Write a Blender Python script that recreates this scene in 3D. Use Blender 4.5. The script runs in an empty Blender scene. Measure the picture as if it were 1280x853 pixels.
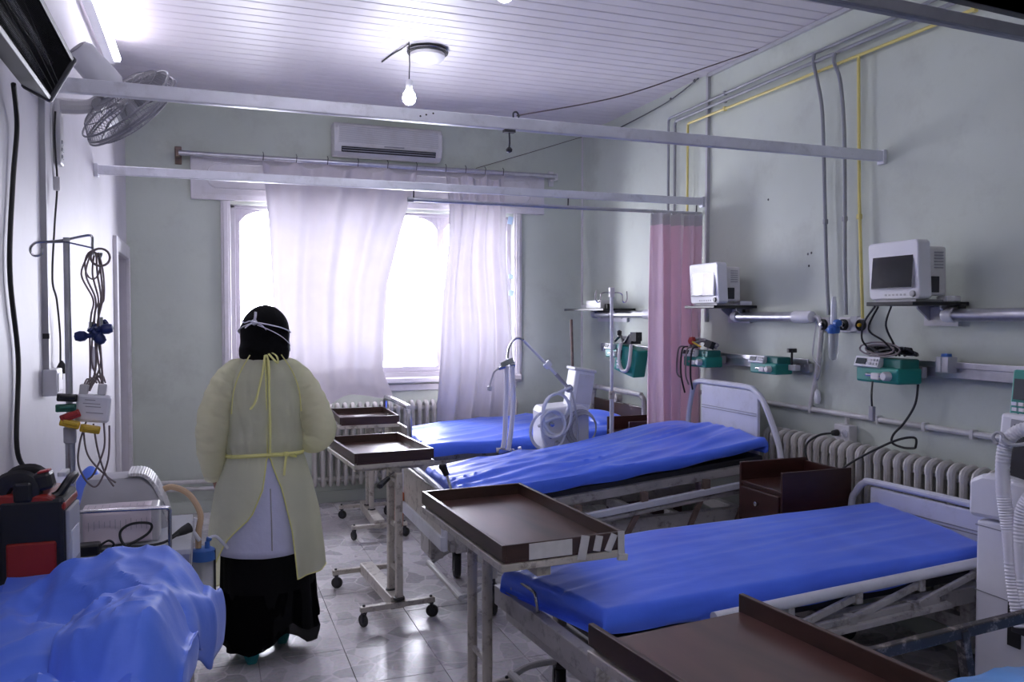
import bpy, bmesh, math, random
from mathutils import Vector, Matrix, Euler
R = math.radians
random.seed(7)
sc = bpy.context.scene
COL = sc.collection

# ------------------------------------------------------------------ camera
cam_d = bpy.data.cameras.new('camera'); cam = bpy.data.objects.new('camera', cam_d); COL.objects.link(cam)
cam.location = (0, 0, 1.6)
cam.rotation_euler = (R(90 - 1.83), 0, R(-20.5))
cam_d.sensor_width = 36; cam_d.lens = 1021 * 36 / 1280; cam_d.clip_start = .02
sc.camera = cam
# ------------------------------------------------------------------ sky (bright overcast outside the window)
w = bpy.data.worlds.new('overcast_sky'); sc.world = w; w.use_nodes = True
bg = w.node_tree.nodes['Background']
bg.inputs[0].default_value = (.93, .92, 1.0, 1); bg.inputs[1].default_value = 14.0
# ------------------------------------------------------------------ exposure
sc.view_settings.view_transform = 'Standard'; sc.view_settings.look = 'None'
sc.view_settings.gamma = 1; sc.view_settings.use_curve_mapping = False
sc.view_settings.exposure = 1.2
BULB = 60.0; TUBE = 14.0
sc.cycles.use_denoising = True
sc.cycles.max_bounces = 8; sc.cycles.diffuse_bounces = 5; sc.cycles.transparent_max_bounces = 12
sc.cycles.sample_clamp_indirect = 6
sc.cycles.caustics_reflective = False; sc.cycles.caustics_refractive = False
pl = bpy.data.lights.new('window_portal', 'AREA'); pl.shape = 'RECTANGLE'; pl.size = 2.4; pl.size_y = 1.45
pl.cycles.is_portal = True
plo = bpy.data.objects.new('window_portal', pl); COL.objects.link(plo)
plo.location = (1.43, 7.26, 1.76); plo.rotation_euler = (R(-90), 0, 0); plo['kind'] = 'helper'

# ------------------------------------------------------------------ materials
MATS = {}
def mat(name, col, rough=.5, metal=0., noise=0., nscale=8., col2=None, bump=0., bscale=60., spec=.5, dirt=None, dscale=3., damt=.5, trans=0., emit=None, alpha=1., coat=0., sheen=0.):
    m = bpy.data.materials.new(name); m.use_nodes = True; MATS[name] = m
    nt = m.node_tree; N = nt.nodes; L = nt.links; b = N['Principled BSDF']
    b.inputs['Roughness'].default_value = rough; b.inputs['Metallic'].default_value = metal
    b.inputs['Specular IOR Level'].default_value = spec
    b.inputs['Transmission Weight'].default_value = trans; b.inputs['Alpha'].default_value = alpha
    b.inputs['Coat Weight'].default_value = coat
    if sheen: b.inputs['Sheen Weight'].default_value = sheen
    c4 = (*col, 1)
    tc = N.new('ShaderNodeTexCoord')
    src = None
    if noise or col2:
        n = N.new('ShaderNodeTexNoise'); n.inputs['Scale'].default_value = nscale; n.inputs['Detail'].default_value = 6
        L.new(tc.outputs['Object'], n.inputs['Vector'])
        mx = N.new('ShaderNodeMix'); mx.data_type = 'RGBA'
        mx.inputs[6].default_value = c4
        k = col2 if col2 else tuple(min(1, x * (1 - noise)) for x in col)
        mx.inputs[7].default_value = (*k, 1)
        rp = N.new('ShaderNodeMapRange'); rp.inputs[1].default_value = .35; rp.inputs[2].default_value = .65
        L.new(n.outputs['Fac'], rp.inputs[0]); L.new(rp.outputs[0], mx.inputs[0]); src = mx.outputs[2]
    if dirt:
        n2 = N.new('ShaderNodeTexNoise'); n2.inputs['Scale'].default_value = dscale; n2.inputs['Detail'].default_value = 10; n2.inputs['Roughness'].default_value = .7
        L.new(tc.outputs['Object'], n2.inputs['Vector'])
        r2 = N.new('ShaderNodeMapRange'); r2.inputs[1].default_value = .52; r2.inputs[2].default_value = .68; r2.inputs[4].default_value = damt
        L.new(n2.outputs['Fac'], r2.inputs[0])
        m2 = N.new('ShaderNodeMix'); m2.data_type = 'RGBA'; m2.inputs[7].default_value = (*dirt, 1)
        if src: L.new(src, m2.inputs[6])
        else: m2.inputs[6].default_value = c4
        L.new(r2.outputs[0], m2.inputs[0]); src = m2.outputs[2]
    if src: L.new(src, b.inputs['Base Color'])
    else: b.inputs['Base Color'].default_value = c4
    if bump:
        n3 = N.new('ShaderNodeTexNoise'); n3.inputs['Scale'].default_value = bscale; n3.inputs['Detail'].default_value = 5
        L.new(tc.outputs['Object'], n3.inputs['Vector'])
        bp = N.new('ShaderNodeBump'); bp.inputs['Strength'].default_value = bump; bp.inputs['Distance'].default_value = .01
        L.new(n3.outputs['Fac'], bp.inputs['Height']); L.new(bp.outputs[0], b.inputs['Normal'])
    if emit:
        b.inputs['Emission Color'].default_value = (*emit[0], 1); b.inputs['Emission Strength'].default_value = emit[1]
    return m
def nodes(m): return m.node_tree.nodes, m.node_tree.links, m.node_tree.nodes['Principled BSDF']

M_plaster = mat('pale_green_plaster', (.56, .61, .54), .55, noise=.10, nscale=1.3, bump=.12, bscale=22, dirt=(.36, .38, .33), dscale=2.1, damt=.38)
M_plaster_l = mat('lilac_white_plaster', (.56, .54, .58), .5, noise=.10, nscale=1.3, bump=.12, bscale=22, dirt=(.42, .41, .42), dscale=1.7, damt=.35)
M_ceil = mat('ceiling_board', (.70, .66, .70), .42, noise=.06, nscale=3, dirt=(.5, .46, .5), dscale=4, damt=.25)
M_white = mat('white_gloss_paint', (.66, .64, .67), .35, noise=.07, nscale=5, dirt=(.45, .42, .40), dscale=9, damt=.35)
M_sash = mat('darkened_white_sash_paint', (.36, .34, .38), .4, noise=.07, nscale=5)  # white paint, darkened in colour to hold back the window glare
M_matt = mat('matt_black_wire', (.012, .012, .013), .85, spec=.15)
M_plast = mat('white_plastic', (.76, .76, .80), .35, noise=.04)
M_plast_y = mat('ageing_white_plastic', (.66, .65, .66), .4, noise=.08, nscale=6, dirt=(.42, .38, .33), dscale=8, damt=.3)
M_grey = mat('grey_plastic', (.33, .33, .36), .45, noise=.1)
M_lgrey = mat('light_grey_plastic', (.45, .45, .48), .45, noise=.1)
M_pipe = mat('grey_painted_pipe', (.27, .28, .31), .4, noise=.12, nscale=14)
M_pipe_w = mat('cream_painted_pipe', (.62, .61, .60), .4, noise=.12, nscale=10, dirt=(.35, .32, .28), dscale=12, damt=.5)
M_yellow = mat('yellow_gas_pipe_paint', (.72, .62, .20), .4, noise=.1)
M_rad = mat('radiator_enamel', (.55, .53, .50), .35, noise=.1, nscale=9, dirt=(.25, .22, .19), dscale=12, damt=.5)
M_cream = mat('chipped_cream_enamel', (.55, .51, .45), .38, noise=.12, nscale=9, dirt=(.11, .08, .065), dscale=22, damt=.85)
M_bedm = mat('worn_bed_enamel', (.45, .43, .42), .38, noise=.15, nscale=9, dirt=(.09, .075, .065), dscale=14, damt=.9)
M_bedw = mat('white_bed_panel', (.68, .69, .76), .4, noise=.06, nscale=5, dirt=(.4, .38, .38), dscale=10, damt=.3)
M_chrome = mat('dull_chrome', (.62, .62, .65), .22, 1., noise=.2, nscale=12)
M_alu = mat('brushed_aluminium', (.60, .60, .65), .34, .9, noise=.15, nscale=16)
M_zinc = mat('galvanised_rail', (.74, .75, .82), .38, .25, noise=.15, nscale=7, dirt=(.3, .29, .3), dscale=11, damt=.35)
M_dsteel = mat('dark_steel', (.06, .06, .07), .45, .6, noise=.2)
M_rust = mat('rusty_steel', (.24, .17, .14), .6, .4, noise=.3, nscale=22)
M_chip = mat('chipped_black_enamel', (.03, .024, .024), .4, dirt=(.42, .36, .34), dscale=26, damt=.8)
M_black = mat('black_plastic', (.012, .012, .014), .38)
M_rubber = mat('black_rubber', (.02, .02, .02), .6)
M_wire = mat('dark_rusted_wire', (.12, .09, .09), .6, .3)
M_ecg = mat('grey_lead_cable', (.22, .18, .18), .5)
M_teal = mat('teal_green_casing', (.01, .24, .20), .38, noise=.1)
M_teal_d = mat('dark_teal_casing', (.01, .14, .12), .38)
M_screen = mat('dark_screen', (.018, .018, .024), .10, spec=.6)
M_screen2 = mat('pale_screen_half', (.50, .45, .55), .30)  # pale colour for one half of the smaller screen
M_lcd = mat('pump_display', (.05, .06, .07), .2)
M_blue_p = mat('blue_plastic', (.05, .16, .50), .35)
M_dblue = mat('dark_blue_rubber', (.012, .025, .12), .4)
M_red = mat('deep_red_casing', (.30, .020, .012), .32, noise=.1)
M_redp = mat('red_clip_plastic', (.40, .03, .03), .4)
M_yelp = mat('yellow_clip_plastic', (.65, .42, .03), .4)
M_grnp = mat('green_clip_plastic', (.02, .13, .09), .4)
M_orange = mat('orange_fabric', (.60, .13, .03), .7)
M_tape = mat('white_adhesive_tape', (.62, .61, .60), .6, noise=.1, nscale=30)
M_tan = mat('tan_rubber_tube', (.60, .42, .26), .4)
M_clear = mat('milky_clear_tube', (.72, .74, .80), .25, spec=.6)
M_hose = mat('white_corrugated_hose', (.74, .73, .78), .4)
M_jar = mat('clear_jar_plastic', (.75, .78, .80), .15, trans=.55)
M_black_cloth = mat('black_cloth', (.004, .004, .005), .9, spec=.15, bump=.3, bscale=90)
M_skin = mat('skin', (.42, .24, .17), .5, noise=.1)
M_coat = mat('lavender_coat_cloth', (.62, .64, .86), .75, noise=.06, nscale=8, bump=.25, bscale=35)
M_mask = mat('pale_blue_mask', (.42, .58, .72), .7)
M_string = mat('white_mask_ribbon', (.75, .75, .85), .7)
M_shoe = mat('teal_shoe', (.01, .22, .22), .6)
M_paper = mat('pink_gridded_paper', (.74, .66, .70), .6)
M_trolleytop = mat('white_trolley_top', (.60, .62, .66), .3, noise=.08, dirt=(.4, .4, .4), dscale=7, damt=.3)

def wood(name, a, b_, rough, scale=(3, 22, 22)):
    m = mat(name, a, rough, spec=.55); N, L, b = nodes(m)
    tc = N.new('ShaderNodeTexCoord'); mp = N.new('ShaderNodeMapping'); mp.inputs['Scale'].default_value = scale
    n = N.new('ShaderNodeTexNoise'); n.inputs['Scale'].default_value = 1.; n.inputs['Detail'].default_value = 8; n.inputs['Distortion'].default_value = .6
    cr = N.new('ShaderNodeValToRGB'); cr.color_ramp.elements[0].position = .3; cr.color_ramp.elements[0].color = (*a, 1)
    cr.color_ramp.elements[1].position = .72; cr.color_ramp.elements[1].color = (*b_, 1)
    L.new(tc.outputs['Object'], mp.inputs[0]); L.new(mp.outputs[0], n.inputs['Vector']); L.new(n.outputs['Fac'], cr.inputs[0]); L.new(cr.outputs[0], b.inputs['Base Color'])
    return m
M_wood = wood('dark_brown_laminate', (.034, .014, .012), (.110, .046, .036), .30, (8, 1.2, 8))
nodes(M_wood)[2].inputs['Specular IOR Level'].default_value = .5
nodes(M_wood)[2].inputs['Coat Weight'].default_value = .45; nodes(M_wood)[2].inputs['Coat Roughness'].default_value = .27
M_wood_rim = wood('dark_rim_wood', (.040, .020, .016), (.08, .042, .032), .34, (4, 4, 14))
M_cab = wood('dark_cherry_laminate', (.030, .009, .007), (.055, .016, .012), .35, (3, 3, 14))

def sheet(name, col, col2, rough=.42):
    m = mat(name, col, rough, col2=col2, nscale=5, spec=.4, sheen=.15); N, L, b = nodes(m)
    tc = N.new('ShaderNodeTexCoord'); mp = N.new('ShaderNodeMapping'); mp.inputs['Scale'].default_value = (1.2, 4, 3)
    n = N.new('ShaderNodeTexNoise'); n.inputs['Scale'].default_value = 2.0; n.inputs['Detail'].default_value = 3; n.inputs['Distortion'].default_value = .3
    n2 = N.new('ShaderNodeTexNoise'); n2.inputs['Scale'].default_value = 140
    ad = N.new('ShaderNodeMath'); ad.operation = 'MULTIPLY_ADD'; ad.inputs[1].default_value = .04
    bp = N.new('ShaderNodeBump'); bp.inputs['Strength'].default_value = .30; bp.inputs['Distance'].default_value = .02
    L.new(tc.outputs['Object'], mp.inputs[0]); L.new(mp.outputs[0], n.inputs['Vector']); L.new(tc.outputs['Object'], n2.inputs['Vector'])
    L.new(n2.outputs['Fac'], ad.inputs[0]); L.new(n.outputs['Fac'], ad.inputs[2]); L.new(ad.outputs[0], bp.inputs['Height']); L.new(bp.outputs[0], b.inputs['Normal'])
    return m
M_sheet = sheet('royal_blue_sheet', (.085, .205, 1.0), (.070, .17, .92), .34)
M_sheet2 = sheet('sky_blue_sheet', (.16, .38, .80), (.13, .32, .70), .5)
M_blanket = sheet('blue_nonwoven_cover', (.11, .23, .88), (.09, .20, .80), .5)

def translucent(name, col, tcol, fac, rough=.8, bump=.2, alpha=0.):
    m = bpy.data.materials.new(name); m.use_nodes = True; N = m.node_tree.nodes; L = m.node_tree.links
    N.remove(N['Principled BSDF']); out = N['Material Output']
    tc = N.new('ShaderNodeTexCoord'); n = N.new('ShaderNodeTexNoise'); n.inputs['Scale'].default_value = 6; n.inputs['Detail'].default_value = 8
    L.new(tc.outputs['Object'], n.inputs['Vector'])
    mx = N.new('ShaderNodeMix'); mx.data_type = 'RGBA'; mx.inputs[6].default_value = (*col, 1); mx.inputs[7].default_value = (*[c * .85 for c in col], 1)
    L.new(n.outputs['Fac'], mx.inputs[0])
    d = N.new('ShaderNodeBsdfDiffuse'); t = N.new('ShaderNodeBsdfTranslucent'); t.inputs[0].default_value = (*tcol, 1); s = N.new('ShaderNodeMixShader'); s.inputs[0].default_value = fac
    L.new(mx.outputs[2], d.inputs[0])
    bp = N.new('ShaderNodeBump'); bp.inputs['Strength'].default_value = bump; bp.inputs['Distance'].default_value = .01
    n2 = N.new('ShaderNodeTexNoise'); n2.inputs['Scale'].default_value = 14; n2.inputs['Detail'].default_value = 4; L.new(tc.outputs['Object'], n2.inputs['Vector'])
    L.new(n2.outputs['Fac'], bp.inputs['Height']); L.new(bp.outputs[0], d.inputs['Normal'])
    L.new(d.outputs[0], s.inputs[1]); L.new(t.outputs[0], s.inputs[2])
    last = s.outputs[0]
    if alpha:
        tr = N.new('ShaderNodeBsdfTransparent'); s2 = N.new('ShaderNodeMixShader'); s2.inputs[0].default_value = alpha
        L.new(last, s2.inputs[1]); L.new(tr.outputs[0], s2.inputs[2]); last = s2.outputs[0]
    L.new(last, out.inputs[0]); return m
M_curtain = translucent('sheer_white_curtain', (.68, .64, .68), (.76, .71, .76), .075, bump=.35)
M_pink = translucent('pink_ward_curtain', (.86, .68, .76), (.80, .60, .68), .25)
M_pinkh = translucent('white_curtain_mesh', (.62, .60, .62), (.5, .5, .5), .4)
M_gown = translucent('thin_yellow_gown', (.88, .89, .67), (.82, .82, .54), .36, bump=.6, alpha=.07)
M_gown_s = mat('yellow_gown_binding', (.80, .78, .30), .7)
M_lace = translucent('black_lace', (.006, .006, .007), (.004, .004, .004), .1, alpha=.10)

def glassmat():
    m = bpy.data.materials.new('window_glass'); m.use_nodes = True; N = m.node_tree.nodes; L = m.node_tree.links
    N.remove(N['Principled BSDF']); tr = N.new('ShaderNodeBsdfTransparent'); g = N.new('ShaderNodeBsdfGlossy'); g.inputs['Roughness'].default_value = .03
    fr = N.new('ShaderNodeFresnel'); fr.inputs[0].default_value = 1.3; s = N.new('ShaderNodeMixShader')
    tr.inputs[0].default_value = (.96, .97, 1, 1)
    L.new(fr.outputs[0], s.inputs[0]); L.new(tr.outputs[0], s.inputs[1]); L.new(g.outputs[0], s.inputs[2]); L.new(s.outputs[0], N['Material Output'].inputs[0]); return m
M_glass = glassmat()
M_bulb = mat('lit_bulb_glass', (.9, .9, 1), .3, emit=((.86, .88, 1.0), BULB))
M_tube = mat('lit_tube_glass', (.9, .9, 1), .3, emit=((.90, .87, 1.0), TUBE))
M_diffuser = mat('opal_diffuser', (.80, .78, .80), .35)

# crazy-paving terrazzo, continuous over the tiles
def terrazzo():
    m = mat('marble_mosaic_tile', (.4, .4, .4), .22, spec=.5); N, L, b = nodes(m)
    g = N.new('ShaderNodeNewGeometry')
    wv = N.new('ShaderNodeTexNoise'); wv.inputs['Scale'].default_value = 5; wv.inputs['Detail'].default_value = 3
    L.new(g.outputs['Position'], wv.inputs['Vector'])
    ad = N.new('ShaderNodeVectorMath'); ad.operation = 'MULTIPLY_ADD'; ad.inputs[1].default_value = (.10, .10, 0)
    L.new(wv.outputs['Color'], ad.inputs[0]); L.new(g.outputs['Position'], ad.inputs[2])
    v = N.new('ShaderNodeTexVoronoi'); v.feature = 'DISTANCE_TO_EDGE'; v.inputs['Scale'].default_value = 7.5; v.inputs['Randomness'].default_value = 1
    vc = N.new('ShaderNodeTexVoronoi'); vc.inputs['Scale'].default_value = 7.5
    for x in (v, vc): L.new(ad.outputs[0], x.inputs['Vector'])
    hs = N.new('ShaderNodeSeparateColor'); L.new(vc.outputs['Color'], hs.inputs[0])
    cr = N.new('ShaderNodeValToRGB'); e = cr.color_ramp.elements
    e[0].position = 0; e[0].color = (.36, .34, .36, 1); e[1].position = 1; e[1].color = (.68, .63, .66, 1)
    x = cr.color_ramp.elements.new(.5); x.color = (.52, .48, .50, 1)
    L.new(hs.outputs[0], cr.inputs[0])
    fn = N.new('ShaderNodeTexNoise'); fn.inputs['Scale'].default_value = 45; fn.inputs['Detail'].default_value = 6; L.new(g.outputs['Position'], fn.inputs['Vector'])
    m1 = N.new('ShaderNodeMix'); m1.data_type = 'RGBA'; m1.blend_type = 'OVERLAY'; m1.inputs[0].default_value = .5
    L.new(cr.outputs[0], m1.inputs[6]); L.new(fn.outputs['Color'], m1.inputs[7])
    hv = N.new('ShaderNodeHueSaturation'); hv.inputs['Saturation'].default_value = .35; L.new(m1.outputs[2], hv.inputs['Color'])
    rp = N.new('ShaderNodeMapRange'); rp.inputs[1].default_value = .006; rp.inputs[2].default_value = .045; rp.inputs[3].default_value = 1; rp.inputs[4].default_value = 0
    L.new(v.outputs['Distance'], rp.inputs[0])
    m2 = N.new('ShaderNodeMix'); m2.data_type = 'RGBA'; m2.inputs[7].default_value = (.68, .64, .66, 1)
    L.new(rp.outputs[0], m2.inputs[0]); L.new(hv.outputs[0], m2.inputs[6])
    dn = N.new('ShaderNodeTexNoise'); dn.inputs['Scale'].default_value = 1.8; dn.inputs['Detail'].default_value = 8; L.new(g.outputs['Position'], dn.inputs['Vector'])
    dr = N.new('ShaderNodeMapRange'); dr.inputs[1].default_value = .45; dr.inputs[2].default_value = .75; dr.inputs[4].default_value = .55; L.new(dn.outputs['Fac'], dr.inputs[0])
    m3 = N.new('ShaderNodeMix'); m3.data_type = 'RGBA'; m3.inputs[7].default_value = (.45, .41, .43, 1)
    L.new(dr.outputs[0], m3.inputs[0]); L.new(m2.outputs[2], m3.inputs[6]); L.new(m3.outputs[2], b.inputs['Base Color'])
    rr = N.new('ShaderNodeMapRange'); rr.inputs[3].default_value = .12; rr.inputs[4].default_value = .36; L.new(dn.outputs['Fac'], rr.inputs[0]); L.new(rr.outputs[0], b.inputs['Roughness'])
    bp = N.new('ShaderNodeBump'); bp.inputs['Strength'].default_value = .08; bp.inputs['Distance'].default_value = .01; L.new(fn.outputs['Fac'], bp.inputs['Height']); L.new(bp.outputs[0], b.inputs['Normal'])
    return m
M_floor = terrazzo()
M_grout = mat('dark_floor_joint', (.34, .32, .32), .7)

# ------------------------------------------------------------------ mesh helpers
def spline(pts, n=6, closed=False):
    P = [Vector(p) for p in pts]; out = []; m = len(P)
    rng = range(m if closed else m - 1)
    for i in rng:
        if closed: a, b, c, d = P[i - 1], P[i], P[(i + 1) % m], P[(i + 2) % m]
        else: a, b, c, d = P[max(i - 1, 0)], P[i], P[i + 1], P[min(i + 2, m - 1)]
        for k in range(n):
            t = k / n
            out.append(.5 * ((2 * b) + (c - a) * t + (2 * a - 5 * b + 4 * c - d) * t * t + (3 * b - a - 3 * c + d) * t ** 3))
    if not closed: out.append(P[-1])
    return out
class MB:
    def __init__(s): s.v = []; s.f = []; s.sm = []
    def add(s, vs, fs, smooth=False):
        o = len(s.v); s.v += [Vector(v) for v in vs]; s.f += [[i + o for i in f] for f in fs]; s.sm += [smooth] * len(fs); return s
    def box(s, c, d, rot=None, taper=1.):
        vs = []
        for z in (-.5, .5):
            k = taper if z > 0 else 1
            for x, y in ((-.5, -.5), (.5, -.5), (.5, .5), (-.5, .5)): vs.append(Vector((x * d[0] * k, y * d[1] * k, z * d[2])))
        if rot: m = Euler(rot).to_matrix(); vs = [m @ v for v in vs]
        vs = [v + Vector(c) for v in vs]
        return s.add(vs, [(3, 2, 1, 0), (4, 5, 6, 7), (0, 1, 5, 4), (1, 2, 6, 5), (2, 3, 7, 6), (3, 0, 4, 7)])
    def bar(s, a, b, wd, ht):     # box along a segment
        a, b = Vector(a), Vector(b); d = (b - a); l = d.length; q = d.to_track_quat('X', 'Z'); m = q.to_matrix()
        vs = []
        for x in (0, l):
            for y, z in ((-.5, -.5), (.5, -.5), (.5, .5), (-.5, .5)): vs.append(a + m @ Vector((x, y * wd, z * ht)))
        return s.add(vs, [(0, 3, 2, 1), (4, 5, 6, 7), (0, 1, 5, 4), (1, 2, 6, 5), (2, 3, 7, 6), (3, 0, 4, 7)])
    def tube(s, pts, r, n=8, closed=False, flat=None):
        P = [Vector(p) for p in pts]; m = len(P)
        rs = r if isinstance(r, (list, tuple)) else [r] * m
        def tang(i):
            if closed: return (P[(i + 1) % m] - P[i - 1]).normalized()
            return (P[min(i + 1, m - 1)] - P[max(i - 1, 0)]).normalized()
        t = tang(0); up = Vector((0, 0, 1)) if abs(t.z) < .9 else Vector((1, 0, 0)); u = t.cross(up).normalized()
        vs = []
        for i in range(m):
            t = tang(i); u = (u - t * u.dot(t)).normalized(); w_ = t.cross(u)
            for k in range(n):
                a = 2 * math.pi * k / n; vs.append(P[i] + (u * math.cos(a) + w_ * math.sin(a) * (flat or 1)) * rs[i])
        fs = []
        for i in range(m if closed else m - 1):
            j = (i + 1) % m
            for k in range(n): fs.append((i * n + k, i * n + (k + 1) % n, j * n + (k + 1) % n, j * n + k))
        o = len(s.v); s.add(vs, fs, True)
        if not closed: s.f += [[o + k for k in reversed(range(n))], [o + (m - 1) * n + k for k in range(n)]]; s.sm += [False, False]
        return s
    def cyl(s, a, b, r, r2=None, n=16): return s.tube([a, b], [r, r if r2 is None else r2], n)
    def lathe(s, prof, o=(0, 0, 0), axis=(0, 0, 1), n=20):    # prof: (radius, height)
        q = Vector(axis).to_track_quat('Z', 'Y').to_matrix(); vs = []; fs = []
        for r, h in prof:
            for k in range(n):
                a = 2 * math.pi * k / n; vs.append(Vector(o) + q @ Vector((r * math.cos(a), r * math.sin(a), h)))
        for i in range(len(prof) - 1):
            for k in range(n): fs.append((i * n + k, i * n + (k + 1) % n, (i + 1) * n + (k + 1) % n, (i + 1) * n + k))
        return s.add(vs, fs, True)
    def grid(s, fn, nu, nv, closed_u=False):
        vs = [fn(i / nu, j / nv) for j in range(nv + 1) for i in range(nu + (0 if closed_u else 1))]; W = nu + (0 if closed_u else 1); fs = []
        for j in range(nv):
            for i in range(nu): a = j * W + i; b = j * W + (i + 1) % W; fs.append((a, b, b + W, a + W))
        return s.add(vs, fs, True)
    def loft(s, rings, cap=True):
        n = len(rings[0]); vs = [p for r in rings for p in r]; fs = []
        for j in range(len(rings) - 1):
            for i in range(n): fs.append((j * n + i, j * n + (i + 1) % n, (j + 1) * n + (i + 1) % n, (j + 1) * n + i))
        o = len(s.v); s.add(vs, fs, True)
        if cap: s.f += [[o + k for k in reversed(range(n))], [o + (len(rings) - 1) * n + k for k in range(n)]]; s.sm += [True, True]
        return s
    def prism(s, poly, d0, d1, fn):    # poly 2-D, fn(u, v, d) -> point
        n = len(poly); vs = [fn(u, v, d0) for u, v in poly] + [fn(u, v, d1) for u, v in poly]
        return s.add(vs, [list(range(n - 1, -1, -1)), list(range(n, 2 * n))] + [(i, (i + 1) % n, n + (i + 1) % n, n + i) for i in range(n)])
    def xf(s, m, start=0):
        for i in range(start, len(s.v)): s.v[i] = m @ s.v[i]
        return s
    def build(s, name, m, parent=None, bevel=0., solid=0., origin=None, auto=35, subd=0, seg=2):
        me = bpy.data.meshes.new(name)
        if parent is None:
            if origin is None:
                xs = [v.x for v in s.v]; ys = [v.y for v in s.v]; zs = [v.z for v in s.v]
                origin = ((min(xs) + max(xs)) / 2, (min(ys) + max(ys)) / 2, min(zs))
        else: origin = origin or (0, 0, 0)
        og = Vector(origin)
        me.from_pydata([v - og for v in s.v], [], s.f); me.polygons.foreach_set('use_smooth', s.sm)
        bm_ = bmesh.new(); bm_.from_mesh(me); bmesh.ops.recalc_face_normals(bm_, faces=bm_.faces); bm_.to_mesh(me); bm_.free()
        if any(s.sm): me.set_sharp_from_angle(angle=R(auto))
        me.materials.append(m)
        o = bpy.data.objects.new(name, me); COL.objects.link(o); o.location = og
        if parent is not None: o.parent = parent
        if solid: q = o.modifiers.new('solidify', 'SOLIDIFY'); q.thickness = solid; q.offset = 0
        if subd: q = o.modifiers.new('subsurf', 'SUBSURF'); q.levels = subd; q.render_levels = subd
        if bevel: q = o.modifiers.new('bevel', 'BEVEL'); q.width = bevel; q.segments = seg; q.limit_method = 'ANGLE'; q.angle_limit = R(40)
        return o
def tag(o, label=None, cat=None, group=None, kind=None):
    if label: o['label'] = label
    if cat: o['category'] = cat
    if group: o['group'] = group
    if kind: o['kind'] = kind
    return o
def thing(name, label, cat, loc=(0, 0, 0), rz=0., group=None):
    o = bpy.data.objects.new(name, None); COL.objects.link(o); o.location = loc; o.rotation_euler = (0, 0, rz); o.empty_display_size = .1
    return tag(o, label, cat, group)
def dup_part(o, parent, loc=None, rot=None):
    c = o.copy(); COL.objects.link(c); c.parent = parent
    if loc is not None: c.location = loc
    if rot is not None: c.rotation_euler = rot
    for ch in list(o.children): dup_part(ch, c)
    return c
def struct(o): o['kind'] = 'structure'; return o

# ================================================================== the room
XL, XR, YB, YF, H = -.577, 3.34, 7.03, -1.7, 3.3
fl = struct(MB().box(((XL + XR) / 2, (YF + YB) / 2, -.06), (XR - XL + .4, YB - YF + .4, .1)).build('floor', M_grout, origin=(0, 0, 0)))
tile = None; nx = 10; tw = (XR - XL) / nx; ny = int((YB - YF) / tw)
for i in range(nx):
    for j in range(ny + 1):
        y0 = YB - (j + 1) * tw
        if y0 < YF: y0 = YF; 
        dy = YB - j * tw - y0
        if dy < .05: continue
        if tile is None or dy < tw * .98:
            t = MB().box((0, 0, -.005), (tw - .002, dy - .002, .010)).build('tile', M_floor, fl, bevel=.0015, seg=1)
            if dy >= tw * .98: tile = t
        else: t = tile.copy(); COL.objects.link(t)
        t.location = (XL + (i + .5) * tw, y0 + dy / 2, random.uniform(-.0006, .0004)); t.parent = fl
ce = struct(MB().box(((XL + XR) / 2, (YF + YB) / 2, H + .07), (XR - XL + .4, YB - YF + .4, .1)).build('ceiling', M_ceil, origin=(0, 0, H)))
pk = None; pw = .106; k = 0; y = YB
while y - pw > YF - .05:
    if pk is None:
        b = MB(); L_ = XR - XL
        b.prism([(-pw / 2 + .0004, .02), (-pw / 2 + .0004, .003), (-pw / 2 + .006, 0), (pw / 2 - .010, 0), (pw / 2 - .006, .0025), (pw / 2 - .0004, .0025), (pw / 2 - .0004, .02)], -L_ / 2, L_ / 2, lambda u, v, d: (d, u, v))
        pk = b.build('plank', M_ceil, ce); p = pk
    else: p = pk.copy(); COL.objects.link(p); p.parent = ce
    p.location = ((XL + XR) / 2, y - pw / 2, random.uniform(0, .0012)); y -= pw

# back wall with its window hole, WX0..WX1 x WZ0..WZ1
WX0, WX1, WZ0, WZ1 = .19, 2.64, 1.05, 2.50
def wall_xz(name, m, y0, y1, holes):
    b = MB(); x0, x1 = XL - .2, XR + .2
    hx0, hx1, hz0, hz1 = holes; yc, dy = (y0 + y1) / 2, y1 - y0
    for a, c, e, f in ((x0, hx0, 0, H), (hx1, x1, 0, H), (hx0, hx1, 0, hz0), (hx0, hx1, hz1, H)):
        b.box(((a + c) / 2, yc, (e + f) / 2), (c - a, dy, f - e))
    return struct(b.build(name, m))
wall_xz('wall_back', M_plaster, YB, YB + .25, (WX0, WX1, WZ0, WZ1))
wr0 = struct(MB().box((XR + .1, (YF + YB) / 2, H / 2), (.2, YB - YF, H)).build('wall_right', M_plaster, origin=(XR, 0, 0)))
for y, z in ((3.93, 1.96), (3.90, 1.965), (3.92, 1.89), (4.30, 2.33)): MB().lathe([(0, 0), (.008, 0), (.006, .002), (0, .002)], (0, y, z), (-1, 0, 0), 8).build('screw_hole', M_black, wr0)
struct(MB().box(((XL + XR) / 2, YF - .1, H / 2), (XR - XL + .4, .2, H)).build('wall_front', M_plaster))
DY0, DY1, DZ = 6.11, 6.93, 2.03
b = MB(); xc = XL - .1
for a, c, e, f in ((YF, DY0, 0, H), (DY1, YB, 0, H), (DY0, DY1, DZ, H)): b.box((xc, (a + c) / 2, (e + f) / 2), (.2, c - a, f - e))
struct(b.build('wall_left', M_plaster_l))
dr = struct(MB().box((XL - .13, (DY0 + DY1) / 2, DZ / 2), (.045, DY1 - DY0, DZ)).build('door_1', M_white, origin=(XL - .13, DY0, 0)))
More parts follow.
